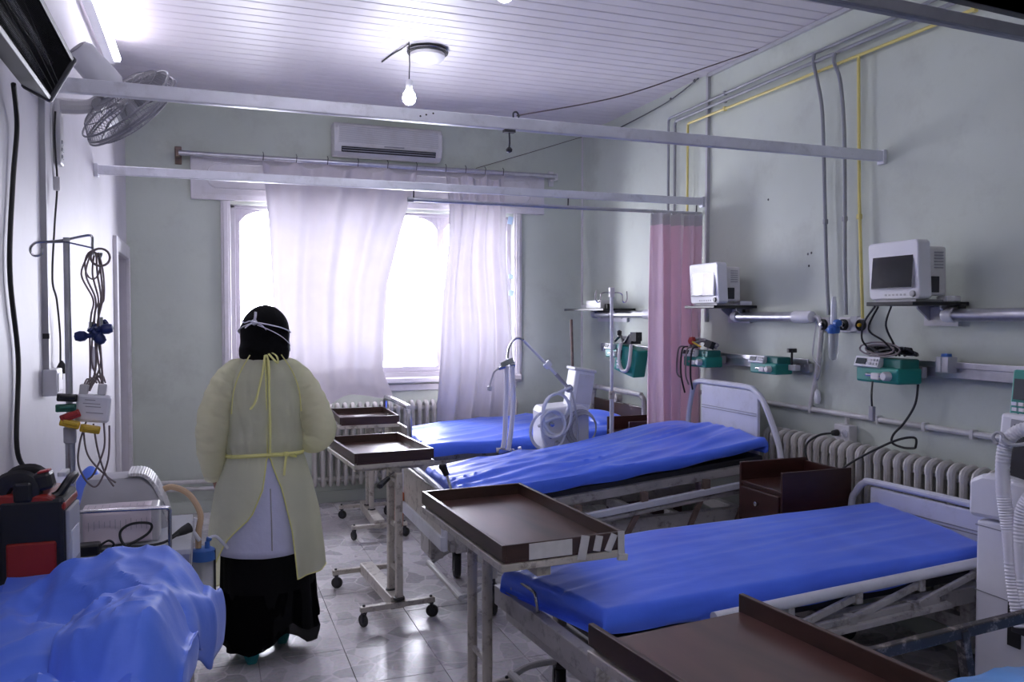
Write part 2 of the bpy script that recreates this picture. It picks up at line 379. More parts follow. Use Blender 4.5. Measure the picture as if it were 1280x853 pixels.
for z, h in ((.5, .75), (1.45, .85)): MB().box((.028, .41, z), (.012, .56, h)).build('panel', M_white, dr, bevel=.004)
MB().cyl((.02, .07, 1.0), (.07, .07, 1.0), .01).cyl((.065, .07, 1.0), (.065, .19, 1.0), .009).build('door_handle', M_chrome, dr)
cs = MB()
for a, c, e, f in ((DY0 - .09, DY0, 0, DZ + .10), (DY1, DY1 + .09, 0, DZ + .10), (DY0, DY1, DZ, DZ + .10)): cs.box((XL + .012, (a + c) / 2, (e + f) / 2), (.028, c - a, f - e))
struct(cs.build('trim_1', M_white, bevel=.006))

# window
wn = struct(thing('window_1', None, None, (WX0, YB, WZ0))); W_ = WX1 - WX0; Hh = WZ1 - WZ0
b = MB()
for x in (-.075, W_): b.box((x + .0375, -.012, Hh / 2 - .02), (.075, .03, Hh + .09)); b.box((x + .0375, -.03, Hh / 2 - .02), (.04, .012, Hh + .09))
b.build('window_casing', M_white, wn, bevel=.005)
b = MB().box((W_ / 2, .12, .02), (W_, .12, .05)).box((W_ / 2, .12, Hh - .01), (W_, .12, .03))
for x in (.02, W_ - .02): b.box((x, .12, Hh / 2), (.04, .12, Hh))
b.build('window_frame', M_sash, wn, bevel=.004)
b = MB().box((W_ / 2, -.02, -.02), (W_ + .12, .10, .045)); b.build('window_sill', M_white, wn, bevel=.008)
MB().box((W_ / 2, -.005, -.085), (W_ + .06, .03, .06)).build('apron_board', M_white, wn, bevel=.008)
def arch_ring(x0, x1, z0, z1, rise, n=12):
    pts = [(x1, z0), (x0, z0)]
    for i in range(n + 1): t = i / n; pts.append((x0 + (x1 - x0) * t, z1 - rise + rise * (1 - (2 * t - 1) ** 2) ** .6))
    return pts
def arched_frame(b, X0, X1, Z0, Z1, x0, x1, z0, z1, rise, y0, y1):
    n = 12; b.box(((X0 + x0) / 2, (y0 + y1) / 2, (Z0 + Z1) / 2), (x0 - X0, y1 - y0, Z1 - Z0)); b.box(((X1 + x1) / 2, (y0 + y1) / 2, (Z0 + Z1) / 2), (X1 - x1, y1 - y0, Z1 - Z0))
    b.box(((x0 + x1) / 2, (y0 + y1) / 2, (Z0 + z0) / 2), (x1 - x0, y1 - y0, z0 - Z0))
    ar = arch_ring(x0, x1, z0, z1, rise, n)[2:]
    for i in range(n):
        (a, za), (c, zc) = ar[i], ar[i + 1]
        b.prism([(a, za), (c, zc), (c, Z1), (a, Z1)], y0, y1, lambda u, v, d: (u, d, v))
panes = [(.265, .81), (.87, 1.375), (1.42, 1.945), (2.01, 2.59)]
edges_ = [WX0 + .03, .84, 1.397, 1.978, WX1 - .03]
for i, (a, c) in enumerate(panes):
    sx0, sx1 = edges_[i] - WX0, edges_[i + 1] - WX0; b = MB()
    arched_frame(b, sx0, sx1, .045, Hh - .02, a - WX0, c - WX0, 1.14 - WZ0, 2.475 - WZ0, .11, .09, .135)
    sh = b.build('sash', M_sash, wn, bevel=.003)
    MB().prism(arch_ring(a - WX0 - .01, c - WX0 + .01, 1.13 - WZ0, 2.485 - WZ0, .11), .110, .116, lambda u, v, d: (u, d, v)).build('pane', M_glass, sh)
for z in (1.99, 1.80): MB().box((2.625 - WX0, .08, z - WZ0), (.04, .03, .06)).build('hinge', M_white, wn)
for (x, z, h) in ((2.60, 2.46, .07), (2.605, 1.95, .04), (2.61, 1.80, .05)): tag(MB().box((x - WX0, -.031, z - WZ0), (.045, .004, h), (0, .2, 0)).build('tape_scrap', M_mask, wn), 'scrap of blue tape')
# valance box above the window
va = struct(thing('trim_2', None, None, (-.108, YB, 2.515)))
MB().box((1.52, -.02, .19), (3.04, .045, .36)).build('valance_board', M_white, va, bevel=.006)
def rrect(x0, x1, z0, z1, r, n=5):
    p = []
    for cx, cz, a0 in ((x1 - r, z1 - r, 0), (x0 + r, z1 - r, 90), (x0 + r, z0 + r, 180), (x1 - r, z0 + r, 270)):
        for i in range(n + 1): a = R(a0 + 90 * i / n); p.append((cx + r * math.cos(a), cz + r * math.sin(a)))
    return p
for x0, x1 in ((.13, 1.45), (1.55, 2.90)):
    b = MB(); b.tube([(x, -.044, z) for x, z in rrect(x0, x1, .10, .30, .08)], .007, 6, closed=True); b.build('moulding', M_white, va)
MB().box((1.52, -.046, .055), (2.86, .010, .012)).build('lower_moulding', M_white, va)

# corner angle strips and skirtings
struct(MB().box((XR - .006, YB - .006, H / 2), (.012, .012, H)).build('trim_3', M_white))
struct(MB().box((XL + (XR - XL) / 2, YB - .008, .05), (XR - XL, .016, .10)).build('baseboard_back', M_plaster, bevel=.003))
struct(MB().box((XR - .008, (YF + YB) / 2, .05), (.016, YB - YF - .04, .10)).build('baseboard_right', M_plaster, bevel=.003))
struct(MB().box((XL + .008, (YF + DY0 - .09) / 2, .05), (.016, DY0 - .09 - YF, .10)).build('baseboard_left', M_plaster_l, bevel=.003))

# ================================================================== curtain rails across the room
def rail(name, label, y0, y1, z, x1=XR, hh=.052, m=M_zinc, feet=True, wd=.035):
    t = thing(name, label, 'rail', (XL, y0, z), math.atan2(y1 - y0, x1 - XL), 'curtain rails spanning the room'); L_ = math.hypot(x1 - XL, y1 - y0)
    b = MB(); b.box((L_ / 2, 0, hh / 2), (L_, wd, hh)); b.box((L_ / 2, 0, .004), (L_, wd * .5, .010)); b.build('profile', m, t, bevel=.003)
    for x in (.012, L_ - .012): MB().box((x, 0, hh / 2 - .005), (.022, wd + .012, hh + .022)).build('end_bracket', m, t, bevel=.003)
    return t, L_
r1, L1 = rail('curtain_rail', 'pale metal curtain rail below the hanging bulb, ending beside the yellow pipe', 3.36, 3.36, 2.405)
for x, z in ((1.42, .022), (1.445, .030), (1.475, .038)): MB().cyl((x, -.0185, z), (x, -.016, z), .004, n=8).build('rivet_hole', M_black, r1)
b = MB(); b.box((1.82, 0, -.006), (.05, .03, .012)); b.tube(spline([(1.82, 0, -.008), (1.822, 0, -.05), (1.82, 0, -.075)]), .004, 6); b.lathe([(0, -.012), (.013, -.006), (.015, .004), (.008, .012), (0, .014)], (1.82, 0, -.088), n=10)
b.build('curtain_glider', M_dsteel, r1)
b = MB(); b.tube(spline([(1.84, 0, .052), (1.84, 0, .075), (1.855, 0, .08), (1.865, 0, .065), (1.862, 0, .052)]), .004, 6); b.build('wire_hook', M_dsteel, r1)
r2, L2 = rail('curtain_rail', 'pale metal curtain rail carrying the thin rod of the pink curtain', 5.10, 5.02, 2.385, hh=.05)
r0, L0 = rail('curtain_rail', 'dark unlit curtain rail nearest the camera, cutting across the yellow pipe', 1.62, 1.80, 2.41, hh=.035, m=M_pipe)  # darker grey stands in for the shade on this unlit rail
sl = thing('ceiling_beam', 'wide dark steel beam at the top corner above the nearest curtain rail', 'beam', (1.2, 1.45, 2.40), R(4))
MB().box((1.06, 0, .06), (2.14, .16, .12)).build('web', M_dsteel, sl, bevel=.006); MB().box((1.06, 0, .006), (2.14, .20, .012)).build('flange', M_dsteel, sl)
# thin rod hung under the second rail
t = thing('curtain_rod', 'thin bluish metal rod hung below the second rail, carrying the pink curtain', 'rod', (1.21, 5.06, 2.325), -.012)
MB().cyl((0, 0, 0), (2.12, 0, 0), .012, n=12).build('tube', M_alu, t); MB().lathe([(0, -.02), (.017, -.018), (.017, .018), (0, .02)], (0, 0, 0), (1, 0, 0), 12).build('end_cap', M_grey, t)
for x in (.02, 1.08, 2.08): MB().tube([(x, .0, .012), (x, -.005, .08)], .005, 6).build('hanger', M_dsteel, t)
# window curtain rod
t = thing('window_curtain_rod', 'dull metal rod above the window with a bracket at each end', 'rod', (-.19, 6.9, 2.862), 0)
MB().cyl((0, 0, 0), (3.2, 0, .004), .02, n=14).build('tube', M_alu, t)
for x in (-.005, 3.2): b = MB(); b.box((x, .09, .0), (.03, .09, .04)); b.box((x, .12, 0), (.05, .016, .14)); b.box((x, .02, .0), (.035, .06, .06)); b.build('bracket', M_rust if x < 1 else M_plast_y, t, bevel=.004)

# ================================================================== curtains
def lerp_tab(tab, s):      # tab: list of (s, value...) piecewise linear
    for a, b in zip(tab, tab[1:]):
        if s <= b[0]:
            k = (s - a[0]) / (b[0] - a[0]); k = k * k * (3 - 2 * k) if len(tab) > 9 else k
            return [x + (y - x) * k for x, y in zip(a[1:], b[1:])]
    return list(tab[-1][1:])
def noise1(x, ph=0): return math.sin(x * 1.7 + ph) * .5 + math.sin(x * 3.9 + ph * 2.1) * .3 + math.sin(x * 7.3 + ph * .7) * .2
def hooks(cu, xs, y, z):
    for x in xs: q = MB().tube([(x, y + .0, z + .05), (x + .003, y - .022, z + .03), (x, y - .01, z - .02)], .003, 6).build('hook', M_dsteel, cu, origin=(0, 0, 0)); q.location = -cu.location
# left panel, lower hem thrown over the table and bed behind it
tabL = [(0, .43, 1.72, 6.90, 2.845), (.10, .45, 1.66, 6.885, 2.66), (.28, .48, 1.55, 6.87, 2.30), (.50, .50, 1.43, 6.86, 1.85), (.72, .52, 1.40, 6.85, 1.40), (.86, .54, 1.39, 6.80, 1.14), (.94, .56, 1.40, 6.66, 1.00), (1, .58, 1.37, 6.50, .925)]
def cl(u, v):
    x0, x1, y, z = lerp_tab(tabL, v); x = x0 + (x1 - x0) * u
    amp = .016 + .02 * v
    y += amp * math.sin(u * 21 + 1.2 * math.sin(v * 2.1) + .8) + .012 * math.sin(u * 47 + v * 3) * (1 - v * .5)
    z -= (1 - v) ** 6 * .045 * abs(math.sin(u * math.pi * 5)) ** .7          # sag between the hooks
    kk = max(0, (v - .72) / .28); kk = kk * kk * (3 - 2 * kk)
    z += ((u - .5) * .05 + .03 * math.sin(u * 9 + 2 * v)) * kk; y += .05 * math.sin(u * 6 - v * 9) * kk; x += .04 * math.sin(v * 16 + u * 4) * kk * (u - .2)
    if u < .06: y -= .05 * (1 - u / .06)
    return (x, y, z)
b = MB().grid(cl, 110, 90); cu = b.build('window_curtain', M_curtain); tag(cu, 'sheer white curtain panel whose grey lower hem is thrown over the tray table', 'curtain', 'sheer curtains at the window')
hooks(cu, [.44, .70, .95, 1.20, 1.45, 1.70], 6.895, 2.86)
tabR = [(0, 1.95, 2.50, 6.90, 2.845), (.15, 1.98, 2.52, 6.88, 2.52), (.30, 1.97, 2.51, 6.86, 2.20), (.55, 1.90, 2.53, 6.80, 1.68), (.75, 1.86, 2.54, 6.74, 1.25), (.92, 1.80, 2.52, 6.66, .86), (1, 1.785, 2.49, 6.63, .715)]
def cr_(u, v):
    x0, x1, y, z = lerp_tab(tabR, v); x = x0 + (x1 - x0) * u
    x += .02 * math.sin(v * 9 + u * 3) * (1 - u) * u * 4
    y += (.02 + .02 * v) * math.sin(u * 26 + .9 * math.sin(v * 4)) + .010 * math.sin(u * 55 + v * 5)
    z -= (1 - v) ** 6 * .05 * abs(math.sin(u * math.pi * 3)) ** .7 + .012 * math.sin(u * 8) * v
    if u < .10: y -= .06 * (1 - u / .10) * (1 - .5 * v)
    return (x, y, z)
b = MB().grid(cr_, 80, 80); cu = b.build('window_curtain', M_curtain); tag(cu, 'sheer white curtain panel hanging straight, hem behind the farthest bed', 'curtain', 'sheer curtains at the window')
hooks(cu, [1.96, 2.14, 2.32, 2.49], 6.895, 2.86)
# pink ward curtain, gathered at the wall
t = thing('ward_curtain', 'pink ward curtain gathered against the wall beside the smaller monitor', 'curtain', (2.89, 5.02, .25))
def ck(u, v, z0, z1):
    z = z0 + (z1 - z0) * v; k = (z + .25 - .25) / 2.05
    x = .02 + .40 * u + .012 * math.sin(u * 9 + k * 2)
    y = .055 * math.sin(u * 31 + .5 * math.sin(k * 3)) + .018 * math.sin(u * 67 + k * 2) + .02 * k * 0
    return (x, y, z)
MB().grid(lambda u, v: ck(u, v, 0, 1.98), 130, 24).build('drape', M_pink, t)
MB().grid(lambda u, v: ck(u, v, 1.98, 2.06), 130, 2).build('mesh_header', M_pinkh, t)
for i in range(8): MB().tube([(.04 + .05 * i, .03, 2.092 - .0), (.04 + .05 * i, 0, 2.055)], .003, 6).build('ring', M_plast, t)

# ================================================================== ceiling lamps
def hanging_bulb(label, x, y, z, top=H):
    t = thing('hanging_bulb', label, 'light bulb', (x, y, z), 0, 'bare bulbs hung from the ceiling')
    MB().lathe([(0, -.05), (.02, -.046), (.036, -.03), (.041, -.008), (.036, .015), (.024, .035), (.018, .045)], n=18).build('globe', M_bulb, t)
    MB().lathe([(.0, .042), (.019, .045), (.021, .055), (.021, .09), (.012, .105), (0, .105)], n=14).build('lamp_holder', M_plast, t)
    MB().tube([(0, 0, .10), (.004, 0, .2), (0, 0, top - z - .012)], .0035, 6).build('flex', M_black, t)
hanging_bulb('lit bare bulb on a short cord beside the round ceiling lamp', 1.19, 5.00, 2.95)
hanging_bulb('unseen bare bulb added for fill light over the entrance half of the ward', 1.22, .55, 2.98)  # extra bulb put in out of view as front fill
hanging_bulb('lit bare bulb at the upper edge of the picture, hung alone', 1.215, 3.34, 2.995)
t = thing('ceiling_lamp', 'round unlit opal ceiling lamp with a black rim beside a hanging bulb', 'lamp', (1.345, 5.14, H - .005))
MB().lathe([(0, 0), (.125, 0), (.130, -.01), (.130, -.022), (.118, -.026), (0, -.026)], n=32).build('base', M_black, t)
MB().lathe([(.131, -.010), (.134, -.014), (.131, -.018)], n=32).build('rim', M_chrome, t)
MB().lathe([(.112, -.024), (.110, -.045), (.09, -.065), (.05, -.078), (0, -.082)], n=32).build('shade', M_diffuser, t)
tag(MB().tube(spline([(1.20, 5.06, H - .008), (1.18, 5.15, H - .012), (1.15, 5.3, H - .006), (1.12, 5.48, H - .006)]), .005, 6).build('lamp_wire', M_black), 'short black wire running along the ceiling to the round lamp', 'wire')
def tube_light(label, loc, rz, group=None):
    t = thing('tube_light', label, 'light', loc, rz, group)
    MB().box((-.035, 0, .0), (.05, 1.30, .045)).build('batten', M_plast, t, bevel=.004); MB().cyl((.012, -.60, 0), (.012, .60, 0), .014).build('tube', M_tube, t)
    for y in (-.62, .62): MB().box((.0, y, 0), (.045, .03, .04)).build('end_cap', M_plast, t, bevel=.004)
tube_light('glowing fluorescent tube along the top of the side wall above the fan', (-.50, 4.98, 3.17), 0)
for y, s in ((-1.1, 'next to the wall behind the viewpoint'), (-.1, 'directly above the viewpoint'), (.9, 'a step ahead of the viewpoint, above the picture')): tube_light('unseen ceiling tube added for fill light, ' + s, (.7, y, 3.22), R(90), 'unseen ceiling tubes added for fill light')  # added tubes, out of view, brighten surfaces that face the camera

# ================================================================== air conditioner
t = thing('air_conditioner', 'white split air conditioner on the wall above the window', 'air conditioner', (1.46, YB, 2.925))
pr = [(0, .03), (.02, .005), (.12, 0), (.165, .03), (.185, .09), (.185, .22), (.165, .26), (.14, .27), (0, .27)]
MB().prism(pr, -.46, .46, lambda u, v, d: (d, -u, v)).build('body', M_plast_y, t, bevel=.008)
b = MB(); b.box((0, -.187, .165), (.86, .008, .145)); b.build('intake_panel', M_plast_y, t, bevel=.003)
for i in range(12): MB().box((0, -.192, .105 + i * .0115), (.84, .003, .005)).build('intake_slat', M_lgrey, t)
MB().box((0, -.172, .05), (.80, .03, .045), (.35, 0, 0)).build('outlet_slot', M_black, t)
for i in range(2): MB().box((0, -.183, .040 + .02 * i), (.79, .022, .003), (.5, 0, 0)).build('louvre', M_lgrey, t)
MB().box((.04, -.1875, .086), (.17, .003, .012)).build('display_strip', M_grey, t)

# ================================================================== pipes and wires on the right wall
def pipe_thing(name, label, cat, paths, r, m, n=10, clips=(), group=None):
    b = MB()
    for p in paths: b.tube(p, r, n)
    o = b.build(name, m); tag(o, label, cat, group)
    for c in clips:
        k = MB(); k.box(c, (.025, .02, .028)); kk = k.build('clip', m, o, origin=c, bevel=.003); kk.location = Vector(c) - o.location
    return o
xw = XR - .036
def bend(p, r=.03):      # polyline with rounded corners
    P = [Vector(q) for q in p]; out = [P[0]]
    for a, b_, c in zip(P, P[1:], P[2:]):
        u, v = (a - b_).normalized(), (c - b_).normalized(); s, e = b_ + u * r, b_ + v * r
        for i in range(5): k = i / 4; out.append(s * (1 - k) ** 2 + b_ * 2 * k * (1 - k) + e * k * k)
    return out + [P[-1]]
pipe_thing('gas_pipe', 'yellow gas pipe running high along the wall with two drops', 'pipe',
  [bend([(xw, 5.176, 1.45), (xw, 5.176, 2.995), (xw, 2.80, 2.998)], .02), [(xw, 3.51, 2.998), (xw, 3.49, 2.2), (xw, 3.455, 1.58)]], .009, M_yellow, clips=[(xw, 4.72, 2.996), (xw, 3.488, 2.13), (xw, 2.80, 2.998)])
xg = XR - .036
pipe_thing('vacuum_pipe', 'upper grey pipe above the yellow pipe, dropping near the wall corner', 'pipe',
  [bend([(xg, 5.44, 1.3), (xg, 5.44, 3.09), (xg, 2.2, 3.13)], .03)], .010, M_pipe, clips=[(xg, 4.72, 3.10)])
pipe_thing('oxygen_pipe', 'lower grey pipe just above the yellow pipe along the wall', 'pipe',
  [bend([(xg - .012, 5.33, 1.3), (xg - .012, 5.33, 3.045), (xg - .012, 2.2, 3.065)], .03)], .011, M_pipe, clips=[(xg, 4.72, 3.05)])
pipe_thing('drop_pipe', 'grey pipe drop with a kinked top, farther from the yellow drop', 'pipe',
  [spline([(xg - .02, 3.83, 3.10), (xg - .02, 3.835, 3.04), (xg - .02, 3.80, 2.93), (xg - .01, 3.77, 2.75), (xg, 3.76, 2.4), (xg, 3.735, 1.9), (xg, 3.71, 1.60)], 5)], .0105, M_pipe, clips=[(xg, 3.745, 2.13)], group='grey pipe drops')
pipe_thing('drop_pipe', 'grey pipe drop with a kinked top, next to the yellow drop', 'pipe',
  [spline([(xg - .03, 3.655, 3.05), (xg - .03, 3.66, 3.00), (xg - .02, 3.625, 2.90), (xg - .01, 3.605, 2.7), (xg, 3.60, 2.4), (xg, 3.59, 1.9), (xg, 3.575, 1.60)], 5)], .0105, M_pipe, clips=[(xg, 3.595, 2.13)], group='grey pipe drops')
b = MB(); b.box((XR - .012, 4.955, 2.42), (.022, .022, 1.74))
tag(b.build('cable_trunking', M_lgrey), 'pale square trunking down the wall behind the smaller monitor', 'trunking')
tag(MB().box((XR - .012, 3.655, 3.285), (.022, 2.6, .024)).build('cable_trunking', M_lgrey), 'pale trunking running along the top of the wall under the ceiling', 'trunking')
tag(MB().tube(spline([(1.28, 3.36, 2.47), (2.0, 3.75, 2.72), (2.7, 4.05, 3.02), (3.25, 4.3, 3.26)], 8), .0035, 6).build('guy_wire', M_wire), 'thin wire from the nearer bulb rail up to the ceiling edge', 'wire')
tag(MB().tube([(2.27, 6.99, 2.91), (2.8, 7.0, 3.09), (3.32, 7.0, 3.27)], .003, 6).build('support_wire', M_wire), 'thin slanting wire on the window wall near the corner', 'wire')
b = MB(); b.tube(spline([(XR - .03, 5.05, 3.29), (XR - .03, 5.5, 3.22), (XR - .03, 6.3, 3.19)], 5), .005, 6); b.lathe([(0, -.015), (.014, 0), (0, .015)], (XR - .03, 5.1, 3.285), n=8); b.lathe([(0, -.012), (.012, 0), (0, .012)], (XR - .03, 5.42, 3.235), n=8)
tag(b.build('loose_wire', M_dsteel), 'slack wire with knots high in the corner below the ceiling', 'wire')
def conduit(name, label, pts, r=.014): return pipe_thing(name, label, 'conduit', [pts], r, M_pipe_w)
cd = conduit('wall_conduit', 'cream conduit running along the wall above the radiator', bend([(XR - .02, 5.3, 1.045), (XR - .02, 1.6, 1.05)], .02), .015)
for y in (3.05, 3.86, 2.78, 3.35): k = MB().box((0, 0, 0), (.034, .02, .045)).build('saddle', M_pipe_w, cd, bevel=.003); k.location = Vector((XR - .02, y, 1.046)) - cd.location
conduit('light_conduit', 'cream conduit dropping from the bed light tube to the wall conduit', spline([(XR - .035, 3.82, 1.587), (XR - .035, 3.785, 1.575), (XR - .03, 3.775, 1.5), (XR - .03, 3.80, 1.3), (XR - .028, 3.86, 1.07)], 6), .014)

def bed_light(label, y0, y1, z):
    t = thing('bed_light', label, 'light', (XR - .055, y0, z), 0, 'unlit wall lights over the beds'); L_ = y0 - y1
    MB().cyl((0, -.05, 0), (0, -L_ + .13, 0), .030, n=18).build('tube_cover', M_alu, t); MB().box((.035, -L_ / 2, 0), (.04, L_ * .9, .05)).build('back_box', M_plast, t, bevel=.005)
    MB().lathe([(0, 0), (.032, .004), (.036, .02), (.036, .06), (.031, .064)], (0, 0, 0), (0, -1, 0), 18).build('end_cap', M_plast, t)
    MB().lathe([(.033, 0), (.037, .005), (.037, .12), (.032, .15), (0, .155)], (0, -L_ + .155, 0), (0, -1, 0), 18).build('switch_cap', M_plast, t)
    MB().box((0.01, -.09, .038), (.02, .03, .02)).build('pull_switch', M_black, t, bevel=.004)
bed_light('unlit tube light above the bed with the raised head, conduit at its end', 4.58, 3.82, 1.588)
bed_light('unlit tube light above the nearer radiator, running out of the picture', 2.92, 1.9, 1.60)
bed_light('unlit tube light on the wall partly behind the pink curtain', 6.68, 5.6, 1.605)
def wall_rail(label, y0, y1, z):
    t = thing('equipment_rail', label, 'rail', (XR - .045, y0, z), 0, 'steel equipment rails on the wall'); L_ = y0 - y1
    MB().box((0, -L_ / 2, .018), (.012, L_, .03)).box((.02, -L_ / 2, -.02), (.03, L_, .05)).build('bar', M_alu, t, bevel=.003)
    n = max(2, int(L_ / .6))
    for i in range(n): MB().box((.022, -.05 - i * (L_ - .1) / (n - 1), 0), (.045, .03, .03)).build('stand_off', M_alu, t)
    MB().box((.0, -.005, 0), (.03, .012, .07)).build('end_plate', M_alu, t)
wall_rail('steel equipment rail carrying two small green pumps over the raised bed', 5.03, 3.86, 1.308)
wall_rail('steel equipment rail running out of the picture under the larger monitor', 3.15, 1.9, 1.345)
wall_rail('steel equipment rail left of the pink curtain near the corner', 6.52, 5.45, 1.315)

# gas outlets
def outlet(label, y, core):
    t = thing('gas_outlet', label, 'gas outlet', (XR, y, 1.545), 0, 'gas outlets on the wall')
    MB().box((-.010, 0, 0), (.020, .085, .085)).build('plate', M_plast_y, t, bevel=.004)
    MB().lathe([(0, 0), (.031, 0), (.031, .018), (.024, .022), (.020, .014), (0, .014)], (-.020, 0, 0), (-1, 0, 0), 20).build('ring', M_black, t)
    MB().lathe([(0, 0), (.012, 0), (.010, .012), (0, .013)], (-.034, 0, 0), (-1, 0, 0), 12).build('socket', core, t)
outlet('gas outlet below the farther grey pipe drop, white plate and black ring', 3.765, M_chrome)
outlet('gas outlet holding the oxygen flowmeter, below a grey pipe drop', 3.605, M_redp)
outlet('gas outlet below the yellow pipe drop with an amber centre', 3.475, M_yelp)
b = MB().box((XR - .012, 3.535, 1.55), (.02, .05, .085)); tag(b.build('blank_plate', M_lgrey, bevel=.003), 'blank grey cover plate between two gas outlets', 'plate')
t = thing('oxygen_flowmeter', 'blue oxygen flowmeter with a clear tube plugged into the gas outlet', 'flowmeter', (XR - .10, 3.60, 1.40))
MB().lathe([(.005, .14), (.017, .15), (.018, .16), (.016, .26), (.010, .30), (.004, .30)], n=14).build('gauge_tube', M_clear, t)
MB().lathe([(0, .095), (.030, .098), (.034, .11), (.034, .13), (.02, .145), (0, .15)], n=18).build('cap', M_blue_p, t)
MB().lathe([(.026, .095), (.027, .0), (.018, -.045), (0, -.05)], n=18).build('humidifier_jar', M_jar, t); MB().cyl((0, 0, .10), (0, 0, -.02), .006, n=8).build('dip_tube', M_blue_p, t)
MB().cyl((0, 0, .145), (.07, -.003, .147), .012, n=12).build('inlet', M_chrome, t); MB().lathe([(0, 0), (.02, 0), (.022, .02), (.018, .035), (0, .036)], (0, -.018, .155), (-.3, -1, 0), 12).build('knob', M_blue_p, t)
MB().cyl((0, .02, .12), (0, .055, .115), .006, n=8).build('nozzle', M_blue_p, t)

# socket, plug and cable by the radiator
t = thing('wall_socket', 'double white wall socket hung below the conduit above the radiator', 'socket', (XR, 3.575, .945))
MB().box((-.03, 0, 0), (.06, .115, .095)).build('box', M_plast_y, t, bevel=.005)
for y in (.028, -.03): MB().lathe([(0, 0), (.019, 0), (.022, -.003), (.024, 0)], (-.062, y, 0), (-1, 0, 0), 16).build('outlet', M_lgrey, t)
MB().cyl((-.02, 0, .045), (-.02, 0, .09), .013, n=10).build('stub_conduit', M_pipe_w, t)
c = tag(MB().tube(spline([(3.24, 3.60, .945), (3.18, 3.64, .93), (3.15, 3.70, .87), (3.13, 3.66, .78), (3.13, 3.52, .72), (3.13, 3.43, .77), (3.14, 3.30, .86), (3.20, 3.13, .97), (3.26, 3.06, .995), (3.27, 3.06, .95), (3.29, 3.10, .935), (3.29, 3.16, .93), (3.28, 3.215, .945), (3.27, 3.20, .99), (3.28, 3.14, 1.06), (3.285, 3.08, 1.16), (3.28, 3.06, 1.27)], 7), .006, 8).build('power_cable', M_rubber), 'black cable looping from the wall socket up to the green pump', 'cable')
MB().lathe([(0, -.02), (.014, -.018), (.018, 0), (.018, .03), (0, .032)], (3.262, 3.602, .945), (1, 0, 0), 12).build('plug', M_rubber, c, origin=(0, 0, 0)).location = -c.location
c = tag(MB().tube(spline([(XR - .03, 3.815, 1.56), (XR - .035, 3.83, 1.45), (XR - .03, 3.84, 1.35), (XR - .05, 3.76, 1.30), (XR - .05, 3.77, 1.24), (XR - .03, 3.81, 1.22), (XR - .03, 3.80, 1.16)], 6), .004, 6).build('call_switch_cord', M_lgrey), 'grey cord with a white pendant switch beside the conduit', 'cord')
MB().lathe([(0, -.07), (.014, -.068), (.020, -.04), (.016, .0), (.006, .012), (0, .012)], (XR - .03, 3.80, 1.155), n=14).build('pendant_switch', M_plast, c, origin=(0, 0, 0)).location = -c.location

# ================================================================== radiators
def radiator(label, loc, rz, n, h, pitch=.0635):
    t = thing('radiator', label, 'radiator', loc, rz, 'cast column radiators under the walls'); sec = None
    for i in range(n):
        if sec is None:
            b = MB()
            for y in (-.045, .045): b.tube(spline([(0, y, .05), (0, y, .09), (0, y, h * .5), (0, y, h - .09), (0, y, h - .05)], 2), .017, 8)
            b.tube(spline([(0, -.047, h - .06), (0, -.042, h - .02), (0, 0, h), (0, .042, h - .02), (0, .047, h - .06)], 3), .019, 8)
            b.tube(spline([(0, -.047, .06), (0, -.04, .025), (0, 0, .01), (0, .04, .025), (0, .047, .06)], 3), .019, 8)
            b.lathe([(.024, -pitch / 2), (.024, pitch / 2)], (0, 0, h - .055), (1, 0, 0), 8); b.lathe([(.024, -pitch / 2), (.024, pitch / 2)], (0, 0, .055), (1, 0, 0), 8)
            sec = b.build('radiator_section', M_rad, t); s = sec
        else: s = sec.copy(); COL.objects.link(s); s.parent = t
        s.location = (i * pitch, 0, 0)
    for z in (h - .055, .055): MB().lathe([(0, 0), (.026, 0), (.03, .012), (.02, .03), (0, .03)], (-.045, 0, z), (-1, 0, 0), 10).build('end_plug', M_rad, t)
    for i in (2, n - 3): MB().box(((i + .5) * pitch, .055, h * .75), (.02, .05, .03)).build('wall_bracket', M_rad, t)
radiator('cream column radiator under the window behind the tray tables', (.83, 6.92, .165), 0, 29, .68)
radiator('cream column radiator along the wall behind the brown bedside cabinet', (XR - .085, 4.13, .20), R(-90), 33, .70)
b = MB(); b.cyl((-.53, 6.965, .275), (.80, 6.965, .245), .017, n=10); b.cyl((-.53, 6.965, .215), (.80, 6.965, .195), .017, n=10)
tag(b.build('heating_pipe', M_pipe_w), 'pair of cream heating pipes low on the window wall', 'pipe')

